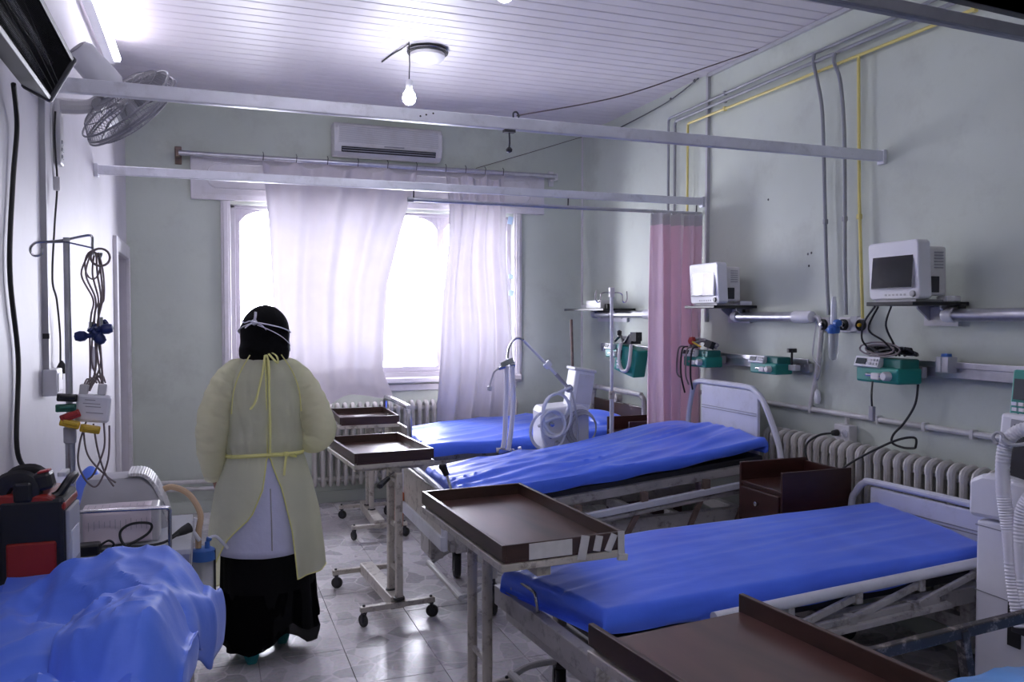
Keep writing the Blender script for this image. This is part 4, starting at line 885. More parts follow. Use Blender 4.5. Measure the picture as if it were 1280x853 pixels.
# ================================================================== tray tables
def tray_table(label, c, rz, w, d, z, py, px, rims='all', square=False, crank=None):
    t = thing('tray_table', label, 'tray table', (c[0], c[1], 0), rz, 'wheeled tray tables at the bed ends')
    MB().box((0, 0, z - .052), (w - .01, d - .01, .016)).build('tray_board', M_wood, t, bevel=.002)
    hw, hd = w / 2, d / 2
    for s in (-1, 1): MB().bar((s * hw, -hd, z - .025), (s * hw, hd, z - .025), .014, .05).build('long_rim', M_wood_rim, t, bevel=.002)
    if rims == 'all':
        for s in (-1, 1): MB().bar((-hw + .007, s * (hd - .007), z - .025), (hw - .007, s * (hd - .007), z - .025), .014, .05).build('end_rim', M_wood_rim, t, bevel=.002)
    b = MB()
    for s in (-1, 1): b.bar((s * (hw - .005), -hd, z - .072), (s * (hw - .005), hd, z - .072), .03, .024)
    for s in (-1, 1): b.bar((-hw + .01, s * (hd - .012), z - .072), (hw - .01, s * (hd - .012), z - .072), .024, .024)
    b.build('tray_frame', M_cream, t, bevel=.003)
    b = MB(); b.bar((px, -hd + .02, z - .10), (px, hd - .02, z - .10), .05, .035); b.bar((-hw + .02, py[0], z - .10), (hw - .02, py[0], z - .10), .05, .03); b.build('carrier', M_cream, t, bevel=.003)
    for i, y in enumerate(py):
        if square: MB().box((px, y, (z - .11 + .13) / 2), (.034, .04, z - .11 - .13)).build('post', M_cream, t, bevel=.005)
        else: MB().cyl((px, y, .13), (px, y, z - .11), .0195, n=16).build('post', M_cream, t)
        MB().lathe([(.03, 0), (.03, .012), (.022, .016)], (px, y, .125), n=14).build('collar', M_black, t)
    for zz in (.27, .5, z - .16) if square else (.30, z - .14): MB().bar((px, py[0], zz), (px, py[1], zz), .016, .022).build('rung', M_cream, t, bevel=.003)
    bd = .66 / 2; lo = min(py[0], py[1], 0) - .06; lo = min(lo, -bd) if not square else -bd - .02
    MB().box((px, 0, .10), (.075, .66, .065)).build('base_beam', M_cream, t, bevel=.005)
    for s in (-1, 1):
        MB().box((px, s * (bd - .0), .093), (.40, .034, .028)).build('foot_bar', M_cream, t, bevel=.004)
        for q in (-1, 1): caster(t, (px + q * .18, s * bd, 0), .033, R(40 + 70 * q * s), 'small', M_rubber, M_dsteel)
    if crank:
        (x0, y0, z0), (x1, y1, z1), (x2, y2, z2) = crank
        b = MB(); b.tube([(x0, y0, z0), (x1, y1, z1)], .006, 8); k = b.build('crank', M_chrome, t)
        MB().tube([(x1, y1, z1), (x2, y2, z2)], [.012, .016], 10).lathe([(0, -.018), (.015, -.01), (.018, 0), (.015, .01), (0, .018)], (x2, y2, z2), n=10).build('knob', M_black, k)
    return t
t1 = tray_table('brown tray table with white tape strips on its near rim', (1.04, 2.775), R(2.6), .42, .85, .890, (.25, .09), -.065, crank=((-.06, .40, .76), (-.10, .455, .94), (-.115, .462, .975)))
for x, w_, rot, h_ in ((-.052, .15, 0, .050), (.064, .030, .20, .078), (.117, .026, .22, .050), (.165, .024, .45, .060), (.203, .024, .0, .080)):
    MB().box((x, -.428, .862 - (h_ - .05) * .3), (w_, .003, h_), (0, rot, 0)).build('tape_strip', M_tape, t1)
MB().box((.207, -.43, .808), (.034, .012, .02), (0, .1, 0)).build('tape_strip', M_tape, t1)
tray_table('brown tray table with a crank handle, standing alone on the open floor', (.885, 4.48), R(4), .41, .65, .895, (-.20, -.35), .01, square=True, crank=((.0, -.30, .78), (-.045, -.36, .765), (-.10, -.39, .735)))
tray_table('brown tray table under the hem of the white curtain near the radiator', (1.09, 6.10), R(-1), .41, .60, .875, (.16, .0), .06, square=True)
t4 = tray_table('brown tray table cut by the lower edge, open at its far end', (1.065, 1.27), R(6), .44, .80, .905, (-.25, -.10), -.02, rims='sides')

# ================================================================== bedside cabinets
def cabinet(label, loc, w, d, h):      # front faces -x; w along y, d along x
    t = thing('bedside_cabinet', label, 'cabinet', loc, 0, 'brown bedside cabinets')
    MB().box((d / 2, 0, (h - .05 + .08) / 2), (d, w, h - .05 - .08)).build('body', M_cab, t, bevel=.003)
    MB().box((d / 2, 0, h - .045), (d + .012, w, .016)).build('top_board', M_cab, t, bevel=.002)
    for s in (-1, 1): MB().box((d / 2, s * (w / 2 + .008), (h + .08 + .02) / 2), (d + .016, .016, h - .02 + .04)).build('side_board', M_cab, t, bevel=.003)
    MB().box((d - .006, 0, h), (.014, w, .09)).build('back_rim', M_cab, t, bevel=.002)
    dr_ = MB().box((-.009, 0, h - .15), (.016, w - .012, .17)).build('drawer', M_cab, t, bevel=.003); MB().lathe([(0, 0), (.007, 0), (.013, .012), (.012, .022), (0, .026)], (-.017, 0, h - .13), (-1, 0, 0), 14).build('knob', M_chrome, dr_)
    do = MB().box((-.009, 0, (h - .25 + .10) / 2), (.016, w - .012, h - .25 - .10)).build('door', M_cab, t, bevel=.003); MB().lathe([(0, 0), (.007, 0), (.013, .012), (.012, .022), (0, .026)], (-.017, w * .35, h - .32), (-1, 0, 0), 14).build('knob', M_chrome, do)
    for x in (.05, d - .05):
        for y in (-w / 2 + .04, w / 2 - .04): caster(t, (x, y, 0), .025, 0, 'tiny', M_rubber, M_dsteel)
cabinet('dark brown bedside cabinet between the two nearer beds and the radiator', (2.69, 3.497, 0), .32, .42, .75)
cabinet('dark brown bedside cabinet mostly hidden behind the raised bed', (2.81, 5.29, 0), .32, .42, .78)

# ================================================================== ventilator between the far beds
t = thing('ventilator', 'white ventilator with looped hoses between the two farther beds', 'ventilator', (2.30, 5.20, 0), R(-8))
MB().box((0, 0, .53), (.10, .10, .50)).build('column', M_plast_y, t, bevel=.01)
b = MB(); b.bar((-.24, -.14, .07), (.24, .14, .07), .06, .04); b.bar((-.24, .14, .07), (.24, -.14, .07), .06, .04); b.build('base', M_lgrey, t, bevel=.01)
for x, y in ((-.22, -.12), (.22, .12), (-.22, .12), (.22, -.12)): caster(t, (x, y, 0), .025, 0, 'tiny')
MB().prism([(-.16, .69), (.17, .69), (.17, .95), (.12, .985), (-.14, .965), (-.16, .93)], -.14, .14, lambda u, v, d: (u, d, v)).build('body', M_plast, t, bevel=.012)
MB().box((.13, -.02, 1.08), (.14, .19, .27), (0, .16, 0)).build('display_unit', M_plast, t, bevel=.012); MB().box((.145, -.118, 1.09), (.11, .004, .20), (0, .16, 0)).build('display_bezel', M_plast_y, t, bevel=.003)
MB().box((.15, -.02, 1.22), (.16, .20, .02), (0, .16, 0)).build('display_cap', M_plast_y, t, bevel=.006)
MB().lathe([(0, 0), (.028, 0), (.028, .02), (0, .022)], (.02, -.145, 1.10), (0, -1, 0), 14).build('arm_joint', M_grey, t)
for i, (x, z) in enumerate(((-.11, .78), (-.06, .73), (-.10, .86))): MB().lathe([(0, 0), (.018, 0), (.016, .03), (0, .032)], (x, -.14, z), (0, -1, 0), 12).build('port', M_chrome if i != 1 else M_lgrey, t)
for k in range(3):
    a0 = .2 * k; rr = .135 - .012 * k
    MB().tube([((-.13, -.07, -.10)[k] + rr * (.9, .8, .75)[k] * math.cos(2 * math.pi * i / 28), -.17 - .012 * k + .01 * math.sin(i * .45), (.82, .93, .87)[k] + rr * (1.0, 1.15, .8)[k] * math.sin(2 * math.pi * i / 28)) for i in range(28)], .0105, 8, closed=True).build('looped_hose', M_clear, t)
MB().tube(spline([(.03, -.16, 1.11), (-.05, -.18, 1.08), (-.13, -.17, 1.04), (-.17, -.17, .95), (-.17, -.17, .80), (-.14, -.16, .72)], 6), .0105, 8).build('supply_hose', M_clear, t)
MB().tube(spline([(.04, -.16, 1.08), (.02, -.17, 1.0), (-.02, -.175, .92), (-.1, -.17, .9), (-.2, -.17, .85)], 6), .0105, 8).build('supply_hose', M_clear, t)
for k in range(5): MB().tube([(.10 + (.11 - .006 * k) * math.cos(2 * math.pi * i / 26) + .004 * k, -.165 - .006 * k, .83 + (.125 - .007 * k) * math.sin(2 * math.pi * i / 26)) for i in range(26)], .005, 6, closed=True).build('coiled_tube', M_lgrey if k % 2 else M_grey, t)
MB().tube(spline([(.03, -.16, 1.09), (.05, -.19, 1.0), (.07, -.19, .8), (.07, -.18, .55)], 5), .008, 8).build('grey_lead', M_lgrey, t)
a1 = MB(); a1.tube([(.02, -.15, 1.10), (-.07, -.15, 1.20)], .013, 10); a1.build('lower_arm', M_grey, t)
MB().tube([(-.05, -.15, 1.18), (-.30, -.17, 1.43)], .010, 10).build('clear_arm_tube', M_clear, t); MB().lathe([(0, -.02), (.025, -.02), (.03, 0), (.025, .02), (0, .02)], (-.13, -.158, 1.265), (-.7, 0, .7), 12).build('water_trap', M_clear, t)
MB().tube(spline([(-.30, -.17, 1.43), (-.335, -.17, 1.445), (-.37, -.17, 1.43), (-.40, -.17, 1.38), (-.41, -.17, 1.31)], 6), .008, 10).build('curved_arm', M_chrome, t)
b = MB(); b.box((-.415, -.17, 1.285), (.09, .04, .035), (0, -.4, 0)); b.lathe([(0, -.02), (.02, -.018), (.022, .018), (0, .02)], (-.38, -.17, 1.27), (1, 0, 0), 12); b.lathe([(0, -.025), (.018, -.022), (.02, .022), (0, .026)], (-.45, -.17, 1.255), (1, 0, .3), 12); b.build('manifold', M_chrome, t)
MB().tube(spline([(-.47, -.17, 1.245), (-.50, -.17, 1.22), (-.52, -.17, 1.17), (-.53, -.17, 1.13)], 5), .006, 8).lathe([(0, -.02), (.016, -.015), (.018, .01), (0, .02)], (-.53, -.17, 1.115), n=10).build('patient_connector', M_lgrey, t)
def even(pts, step=.0045):
    P_ = spline(pts, 40); out = [P_[0]]; acc = 0
    for a, b_ in zip(P_, P_[1:]):
        acc += (b_ - a).length
        if acc >= step: out.append(b_); acc = 0
    return out
def hose_r(n, r): return [r * (1 + .10 * (i % 2)) for i in range(n)]
for dx, dy in ((-.018, 0), (.018, -.012)):
    p = spline([(-.40 + dx, -.17 + dy, 1.26), (-.395 + dx * 1.2, -.17 + dy, 1.1), (-.40 + dx * 1.3, -.17 + dy, .95), (-.41 + dx, -.17 + dy, .80), (-.425 + dx, -.17 + dy, .70)], 22); MB().tube(p, hose_r(len(p), .0155), 10).build('breathing_hose', M_hose, t)
b = MB(); b.box((-.42, -.175, .685), (.11, .05, .03), (0, .2, 0)); b.lathe([(0, -.03), (.018, -.03), (.018, .03), (0, .03)], (-.46, -.175, .70), (1, 0, 0), 10); b.lathe([(0, -.03), (.016, -.03), (.016, .03), (0, .03)], (-.38, -.175, .675), (0, 0, 1), 10); b.bar((-.4, -.15, .66), (-.1, -.05, .66), .02, .02); b.build('hose_holder', M_chrome, t)
MB().cyl((-.31, -.18, .64), (-.335, -.2, .72), .012, n=10).build('white_handle', M_plast, t)

# ---- drip stands
t = thing('drip_stand', 'cream drip stand with two wire hooks behind the raised bed', 'drip stand', (2.62, 5.44, 0))
MB().cyl((.085, -.24, .06), (.085, -.24, 1.05), .016, n=14).cyl((.085, -.24, 1.0), (.08, -.24, 1.79), .011, n=12).build('pole', M_bedw, t); MB().lathe([(.016, 0), (.022, .005), (.022, .05), (.014, .06)], (.085, -.24, 1.0), n=14).build('collar', M_cream, t)
for s in (-1, 1): MB().tube(spline([(.08, -.24, 1.755), (.08 + s * .05, -.24, 1.76), (.08 + s * .085, -.24, 1.745), (.08 + s * .09, -.24, 1.70), (.08 + s * .11, -.24, 1.69), (.08 + s * .125, -.24, 1.715), (.08 + s * .122, -.24, 1.77)], 5), .0045, 8).build('hook', M_chrome, t)
MB().box((.08, -.24, 1.76), (.035, .03, .07)).build('head_block', M_plast_y, t, bevel=.004)
b = MB()
for a in range(5): b.bar((.085, -.24, .06), (.085 + .09 * math.cos(a * 1.2566 + .5), -.24 + .09 * math.sin(a * 1.2566 + .5), .04), .03, .025)
b.build('base', M_cream, t, bevel=.004)
for a in range(5): caster(t, (.085 + .085 * math.cos(a * 1.2566 + .5), -.24 + .085 * math.sin(a * 1.2566 + .5), -.04), .025, 0, 'tiny')
t = thing('drip_stand', 'plain rusty steel pole standing behind the farthest bed near the corner', 'drip stand', (3.06, 6.56, 0))
MB().cyl((0, 0, .02), (-.05, 0, 1.56), .0125, n=10).build('pole', M_rust, t); MB().lathe([(0, 0), (.12, 0), (.12, .012), (.03, .03), (0, .03)], n=20).build('base', M_rust, t)

# ================================================================== ventilator cut by the picture edge
t = thing('ventilator', 'large white ventilator cut by the picture edge, corrugated hoses over its screen', 'ventilator', (2.905, 2.05, 0), R(-91))
MB().prism([(-.23, .08), (.23, .08), (.23, .86), (.23, .86), (-.23, .82)], -.16, .16, lambda u, v, d: (u, d, v)).build('body', M_plast, t, bevel=.012)
MB().prism([(-.255, .83), (.24, .86), (.24, .95), (.18, .975), (-.12, 1.005), (-.20, 1.0), (-.255, .97)], -.175, .175, lambda u, v, d: (u, d, v)).build('top_deck', M_plast, t, bevel=.016)
for z in (.80, .55): MB().box((0, -.0, z), (.464, .324, .004)).build('seam', M_grey, t)
MB().box((-.06, -.163, .47), (.05, .008, .16)).build('vent_slot', M_black, t); MB().box((.12, -.163, .45), (.03, .008, .12)).build('vent_slot', M_black, t)
s_ = MB().box((0, 0, 0), (.40, .05, .27)).build('screen_unit', M_plast, t, bevel=.014); s_.location = (.01, -.09, 1.09); s_.rotation_euler = (-.06, .03, -.04)
MB().box((.015, -.026, 0), (.33, .006, .235)).build('screen_frame', M_grey, s_, bevel=.003); MB().box((.02, -.029, -.003), (.30, .006, .205)).build('screen', M_screen, s_)
MB().cyl((.1, 0, .95), (.1, 0, 1.02), .035, n=14).build('screen_neck', M_lgrey, t)
for pts in ([(.16, -.10, 1.22), (.04, -.17, 1.205), (-.03, -.20, 1.185), (-.07, -.215, 1.12), (-.07, -.22, .98), (-.04, -.22, .80), (-.02, -.225, .66), (.00, -.23, .58), (.02, -.23, .50)], [(.20, -.16, 1.05), (.06, -.19, 1.0), (.005, -.21, .92), (.0, -.215, .80), (.02, -.22, .65), (.05, -.225, .56), (.07, -.23, .50)]):
    p = even(pts); MB().tube(p, hose_r(len(p), .023), 12).build('corrugated_hose', M_hose, t)
b = MB(); b.tube([(-.075 + .022 * math.cos(a * .5), -.24, 1.155 + .022 * math.sin(a * .5)) for a in range(10)], .006, 8); b.tube(spline([(-.055, -.24, 1.155), (-.02, -.24, 1.14), (.02, -.2, 1.15)], 4), .007, 8); b.build('hose_hook', M_lgrey, t)
MB().tube(spline([(.02, -.21, .93), (.03, -.222, .895), (.06, -.222, .885), (.09, -.21, .90)], 5), .005, 8).build('side_hook', M_plast_y, t)
b = MB(); b.box((.03, -.19, .50), (.12, .06, .07)); b.build('hose_port', M_dsteel, t, bevel=.006)
b = MB(); b.box((0, 0, .07), (.50, .36, .05)); b.build('base', M_lgrey, t, bevel=.012)
for x in (-.2, .2):
    for y in (-.14, .14): caster(t, (x, y, 0), .025, 0, 'tiny')

# ================================================================== wall fan
fan = thing('wall_fan', 'white wall fan with a round wire cage, tilted down beside the heater', 'fan', (XL, 3.85, 2.25))
MB().box((.014, -.02, .10), (.028, .085, .27)).build('wall_plate', M_plast_y, fan, bevel=.01)
for z in (.0, .03, .06): MB().box((.030, -.02, z), (.004, .04, .016)).build('plate_button', M_lgrey, fan, bevel=.002)
ax = Vector((.62, .42, -.66)).normalized(); C_ = Vector((.285, .0, .225)); mc = C_ - ax * .17
MB().tube(spline([(.02, -.02, .21), (.09, -.01, .215), (.14, .0, .23), (.18, 0, .27)], 5), [.034 - .0007 * i for i in range(16)], 10).build('arm', M_plast_y, fan)
MB().lathe([(0, -.13), (.045, -.13), (.058, -.11), (.062, 0), (.062, .05), (.05, .07), (0, .075)], mc, ax, 24).build('motor_housing', M_plast, fan)
MB().lathe([(0, -.134), (.035, -.133), (.038, -.1305)], mc, ax, 20).build('housing_cap', M_grey, fan)
jm = MB().lathe([(0, -.03), (.025, -.03), (.025, .03), (0, .03)], (.165, -.02, .225), (0, 1, 0), 12).box((.17, 0, .235), (.05, .04, .06), (0, .5, 0)); jm.build('pivot_joint', M_grey, fan)
Q = ax.to_track_quat('Z', 'Y').to_matrix()
def fp(r, a, h): return C_ + Q @ Vector((r * math.cos(a), r * math.sin(a), h))
cg = MB()
for r_, h in ((.218, 0), (.222, .012), (.218, -.03)): cg.tube([fp(r_, 2 * math.pi * i / 40, h) for i in range(40)], .0045, 6, closed=True)
cg.build('cage_rim', M_grey, fan)
gw = MB()
for sgn, dep in ((1, .055), (-1, -.095)):
    for i in range(72):
        a = 2 * math.pi * i / 72; pts = [fp(.055, a + .12 * sgn, dep), fp(.12, a + .08 * sgn, dep * .92), fp(.185, a + .03 * sgn, dep * .62), fp(.218, a, 0)]; gw.tube(pts, .0013, 3)
    for rr, k in ((.095, .96), (.14, .88), (.18, .66)): gw.tube([fp(rr, 2 * math.pi * i / 36, dep * k) for i in range(36)], .0016, 4, closed=True)
    gw.tube([fp(.055, 2 * math.pi * i / 24, dep) for i in range(24)], .004, 5, closed=True)
tag(gw.build('cage_wires', M_grey, fan), kind='stuff')
MB().lathe([(0, .056), (.05, .056), (.055, .05), (0, .05)], C_, ax, 20).build('cage_badge', M_lgrey, fan)
MB().lathe([(0, .03), (.03, .026), (.036, 0), (.036, -.04), (0, -.045)], C_, ax, 18).build('hub', M_lgrey, fan)
for k in range(3):
    a0 = k * 2.094
    def bl(u, v, a0=a0): r = .03 + .165 * v; wd = .55 + .75 * math.sin(math.pi * min(1, v * .9 + .12)); a = a0 + (u - .5) * wd + .3 * v; return fp(r, a, -.02 + (u - .5) * .055)
    MB().grid(bl, 10, 10).build('blade', M_grey, fan, solid=.003)

# ================================================================== infrared heater
ht = thing('infrared_heater', 'black infrared heater with a wire grille high on the side wall', 'heater', (-.449, 2.9, 2.268))
d1 = Vector((.068, 0, .130)).normalized(); nn = Vector((d1.z, 0, -d1.x))      # d1 up along the face, nn outward
def hp(a, d, y): p = d1 * a - nn * d; return (p.x, y, p.z)
for nm, a0, a1, dd0, dd1 in (('shell_floor', 0, .012, 0, .085), ('shell_roof', .140, .152, 0, .085), ('shell_back', 0, .152, .075, .087)):
    MB().prism([(a0, dd0), (a1, dd0), (a1, dd1), (a0, dd1)], -.95, 0, lambda u, v, d: hp(u, v, d)).build(nm, M_black, ht, bevel=.002)
MB().prism([(-.006, -.006), (.158, -.006), (.158, .09), (-.006, .09)], 0, .028, lambda u, v, d: hp(u, v, d)).build('end_cap', M_dsteel, ht, bevel=.010)
MB().prism([(.012, .070), (.140, .070), (.140, .074), (.012, .074)], -.95, 0, lambda u, v, d: hp(u, v, d)).build('reflector', M_black, ht)
for a in (.05, .10): MB().tube([hp(a, .045, -.93), hp(a, .045, -.02)], .009, 10).build('heating_tube', M_alu, ht)
g = MB()
for i in range(120): g.tube([hp(.010, .004, -.94 + i * .0078), hp(.142, .004, -.94 + i * .0078)], .0011, 3)
for i in range(4): g.tube([hp(.030 + i * .0310, .003, -.94), hp(.014 + i * .0155, .003, -.005)], .0009, 3)
tag(g.build('grille', M_matt, ht), kind='stuff')
b = MB(); b.bar(hp(.08, .087, -.10), (-.125, -.10, .10), .03, .012); b.bar((-.126, -.10, .02), (-.126, -.10, .18), .04, .008); b.build('wall_bracket', M_dsteel, ht)
cb = tag(MB().tube(spline([(-.54, 2.87, 2.30), (XL + .02, 3.0, 2.2), (XL + .012, 2.965, 2.011), (XL + .012, 2.90, 1.733), (XL + .012, 2.995, 1.457), (XL + .012, 2.95, 1.183), (XL + .03, 3.02, 1.08), (XL + .06, 2.95, .98), (XL + .10, 2.88, .86)], 8), .0075, 8).build('heater_cable', M_rubber), 'thick black cable hanging down the wall from the heater', 'cable')

# ---- switches, trunking and cords on the side wall
b = MB().box((XL + .010, 3.50, 1.93), (.020, .022, 1.20)); cdt = tag(b.build('cable_trunking', M_lgrey), 'grey vertical trunking on the side wall ending at a white junction box', 'trunking')
q = MB().box((XL + .011, 3.50, 1.52), (.024, .026, .02)).build('tape_band', M_black, cdt, origin=(0, 0, 0)); q.location = -cdt.location
t = thing('junction_box', 'white surface socket box on the side wall below the grey trunking', 'socket', (XL, 3.52, 1.30)); MB().box((.025, 0, .045), (.05, .12, .10)).build('box', M_plast, t, bevel=.005); MB().box((.051, 0, .045), (.004, .09, .07)).build('cover', M_plast_y, t, bevel=.002)
c = tag(MB().tube(spline([(XL + .03, 3.66, 2.40), (XL + .02, 3.70, 2.3), (XL + .02, 3.74, 2.13), (XL + .02, 3.66, 1.95), (XL + .02, 3.59, 1.74), (XL + .02, 3.68, 1.66), (XL + .02, 3.745, 1.52), (XL + .02, 3.74, 1.40)], 7), .004, 6).build('fan_cord', M_rubber), 'thin black cord with an unplugged plug hanging below the fan', 'cord')
q = MB().lathe([(.004, .03), (.010, .02), (.020, 0), (.022, -.022), (0, -.024)], (XL + .025, 3.735, 1.385), n=12).cyl((XL + .025, 3.728, 1.362), (XL + .025, 3.728, 1.338), .003, n=6).cyl((XL + .025, 3.744, 1.362), (XL + .025, 3.744, 1.338), .003, n=6).build('plug', M_rubber, c, origin=(0, 0, 0)); q.location = -c.location
c = tag(MB().tube(spline([(XL + .03, 3.60, 2.44), (XL + .02, 3.62, 2.35), (XL + .02, 3.63, 2.22), (XL + .02, 3.66, 2.14)], 6), .004, 6).build('pull_cord', M_plast_y), 'white cord with a pull switch hanging beside the fan plate', 'cord')
q = MB().box((XL + .028, 3.68, 2.12), (.025, .03, .055), (.1, 0, 0)).build('switch', M_plast_y, c, origin=(0, 0, 0), bevel=.005); q.location = -c.location
tag(MB().box((XL + .012, 4.9, 1.37), (.024, .07, .12)).build('light_switch', M_plast, bevel=.004), 'small white switch on the side wall behind the hanging leads', 'switch')

# ================================================================== drip pole with monitor leads
t = thing('drip_stand', 'grey drip stand beside the side wall hung with heart monitor leads', 'drip stand', (-.412, 3.0 - .075, 0))
MB().cyl((0, 0, .05), (0, 0, 1.22), .0145, n=14).cyl((0, 0, 1.2), (0, 0, 1.845), .0105, n=12).build('pole', M_alu, t); MB().lathe([(.0145, 0), (.019, .004), (.019, .05), (.012, .056)], (0, 0, 1.19), n=14).build('collar', M_lgrey, t)
MB().tube(spline([(0, 0, 1.838), (-.05, -.005, 1.83), (-.085, -.01, 1.825), (-.10, -.01, 1.805), (-.09, -.01, 1.785), (-.07, -.01, 1.79), (-.068, -.01, 1.81)], 5), .004, 8).build('hook', M_chrome, t)
MB().tube(spline([(0, 0, 1.838), (.04, .004, 1.85), (.07, .006, 1.853), (.072, .006, 1.82), (.075, .006, 1.795), (.092, .006, 1.785), (.098, .006, 1.80)], 5), .004, 8).build('hook', M_chrome, t)
MB().tube([(-.08, -.005, 1.826), (0, -.011, 1.83), (.07, 0, 1.815)], .003, 6).build('cross_wire', M_chrome, t)
b = MB()
for a in range(4): b.bar((0, 0, .055), (.09 * math.cos(a * 1.5708 + .78), .09 * math.sin(a * 1.5708 + .78), .03), .03, .022)
b.lathe([(0, .0), (.03, 0), (.03, .06), (.0, .06)], (0, 0, .02), n=12); b.build('base', M_lgrey, t)
for a in range(4): caster(t, (.09 * math.cos(a * 1.5708 + .78), .09 * math.sin(a * 1.5708 + .78), -.02), .018, 0, 'tiny2')
ex, ey = -.335, 2.93
ec = thing('monitor_leads', 'bundle of grey heart monitor leads with blue suction bulbs hung from the drip stand', 'leads', (ex, ey, 1.27))
for i, (dx, a, z0) in enumerate(((-.022, .5, .27), (-.012, -.4, .24), (0, .2, .28), (.010, -.2, .23), (.016, .5, .25), (.022, -.6, .30))):
    MB().tube(spline([(dx * .6, .01 * a, .53), (dx * 1.5 - .006, .02 * a, .46), (dx * .7 + .012, -.015, .38), (dx * .5, -.01 * a, z0 + .06), (dx * .6 - .004, .01, z0), (dx * .8, .015 * a, .17), (-.02 + .04 * (i % 2), 0, .085)], 6), .0032, 6).build('lead', M_ecg, ec)
MB().tube([(.018 + .028 * math.cos(i * .35), -.006, .515 + .028 * math.sin(i * .35)) for i in range(18)], .004, 6, closed=True).build('lead_loop', M_ecg, ec)
MB().tube([(-.006 + .022 * math.cos(i * .35), .006, .49 + .045 * math.sin(i * .35)) for i in range(18)], .003, 6, closed=True).build('lead_loop', M_ecg, ec)
def bulb(p, ax_): m = MB().lathe([(0, -.022), (.013, -.018), (.018, -.004), (.016, .010), (.008, .018), (.007, .03), (.012, .034), (.012, .042), (0, .043)], p, ax_, 14); m.build('suction_bulb', M_dblue, ec)
bulb((-.040, -.005, .262), (1, 0, .05)); bulb((.032, -.005, .285), (-1, 0, -.15)); bulb((.006, .0, .262), (-.4, .5, .6)); bulb((-.002, .01, .285), (.6, .3, .4)); bulb((.012, -.01, .255), (-.5, 0, .6))
for x, z in ((-.014, .28), (.016, .295)): MB().cyl((x, -.004, z), (x + .001, -.004, z + .028), .006, n=8).build('chrome_stud', M_chrome, ec)
bx = MB().box((-.010, -.005, .03), (.100, .03, .090), (0, .12, 0)).build('lead_box', M_plast, ec, bevel=.009)
for i, (zz, w_) in enumerate(((.058, .03), (.046, .05), (.036, .045), (.016, .05))): MB().box((-.016 + .004 * i, -.0205, zz), (w_, .0008, .0025), (0, .12, 0)).build('print_line', M_grey, ec)
for x in (-.035, .018): MB().box((x, -.004, .090), (.026, .024, .036), (0, .12, 0)).build('lead_plug', M_plast_y, ec, bevel=.004)
for s in range(5): MB().tube(spline([(-.035 + .006 * s, 0, .105), (-.025 + .01 * s, .0, .125 + .003 * s), (-.005 + .008 * s, 0, .110)], 5), .0028, 5).build('lead_curl', M_ecg, ec)
for pts in ([(-.03, 0, -.01), (-.05, 0, -.08), (-.055, .0, -.15), (-.03, .0, -.21), (.0, 0, -.22), (.03, .01, -.14), (.035, .01, -.03)], [(-.01, 0, -.02), (0, .0, -.10), (.02, .0, -.18), (.045, .01, -.23)], [(-.04, 0, -.02), (-.03, .01, -.12), (.02, .01, -.19), (.05, .02, -.22)], [(.02, 0, -.02), (.02, .0, -.10), (-.01, .0, -.18), (-.03, .0, -.20)]):
    MB().tube(spline(pts, 6), .003, 5).build('lead', M_ecg, ec)
cl_ = thing('limb_clamps', 'stack of black, green, red and yellow limb clamps on the drip stand', 'clamps', (-.425, 2.90, 1.26))
for i, (m_, x, z, r_) in enumerate(((M_black, .012, .080, .10), (M_grnp, .008, .048, .0), (M_redp, .020, .022, -.35), (M_yelp, .018, -.002, .30), (M_yelp, .075, -.022, .22))):
    b = MB(); b.box((x, -.012, z), (.058, .026, .024), (0, r_, .15)); b.box((x + .004, -.026, z + .003), (.045, .008, .014), (0, r_, .15)); b.build('clamp', m_, cl_, bevel=.005)

# ================================================================== trolley with its equipment
t = thing('equipment_trolley', 'white topped metal trolley by the side wall holding the paper recorder', 'trolley', (-.31, 3.24, 0))
MB().box((0, 0, .79), (.50, .52, .02)).build('top', M_trolleytop, t, bevel=.003)
MB().box((0, 0, .30), (.46, .48, .018)).build('lower_shelf', M_trolleytop, t, bevel=.003)
b = MB()
for x in (-.235, .235):
    for y in (-.245, .245): b.box((x, y, .44), (.026, .026, .70))
b.build('legs', M_alu, t, bevel=.002).name = 'leg_frame'
MB().box((.246, 0, .745), (.012, .50, .08)).build('side_skirt', M_lgrey, t, bevel=.002)
b = MB(); b.tube(bend([(-.22, -.245, .80), (-.22, -.245, .955), (.185, -.245, .945), (.185, -.245, .80)], .012), .0065, 8); b.build('guard_rail', M_chrome, t)
for x in (-.235, .235):
    for y in (-.245, .245): caster(t, (x, y, 0), .032, R(50), 'small')
t = thing('chart_recorder', 'white paper recorder box with pink gridded printout on the trolley', 'recorder', (-.30, 3.16, .80))
MB().box((.01, .03, .06), (.25, .14, .12)).build('case', M_plast_y, t, bevel=.008)
def paper(u, v):
    s = v * .26
    if s < .10: return (-.105 + .215 * u, -.03 + .055 - s * .55, .132 - .002 * math.sin(u * 9))
    if s < .13: k = (s - .10) / .03; return (-.105 + .215 * u, -.03 - .02 * k, .132 - .02 * k * k)
    k = (s - .13) / .13; return (-.105 + .215 * u + .004 * k, -.05 - .02 * k - .006 * math.sin(u * 5), .112 - .100 * k)
pp = MB().grid(paper, 20, 30).build('printout', M_paper, t, solid=.0015)
for i in range(13): MB().box((-.085 + .0165 * i, -.0605 - .004, .075), (.0012, .001, .03 + .006 * (i % 3))).build('trace_mark', M_grey, t)
for i in range(9): MB().box((-.09 + .022 * i, -.022, .1335), (.001, .04, .001)).build('trace_mark', M_grey, t)
MB().box((.0, .03, .1215), (.11, .02, .003)).build('control_strip', M_grey, t)
t = thing('suction_unit', 'grey domed plastic suction unit behind the paper recorder', 'suction unit', (-.30, 3.39, .80))
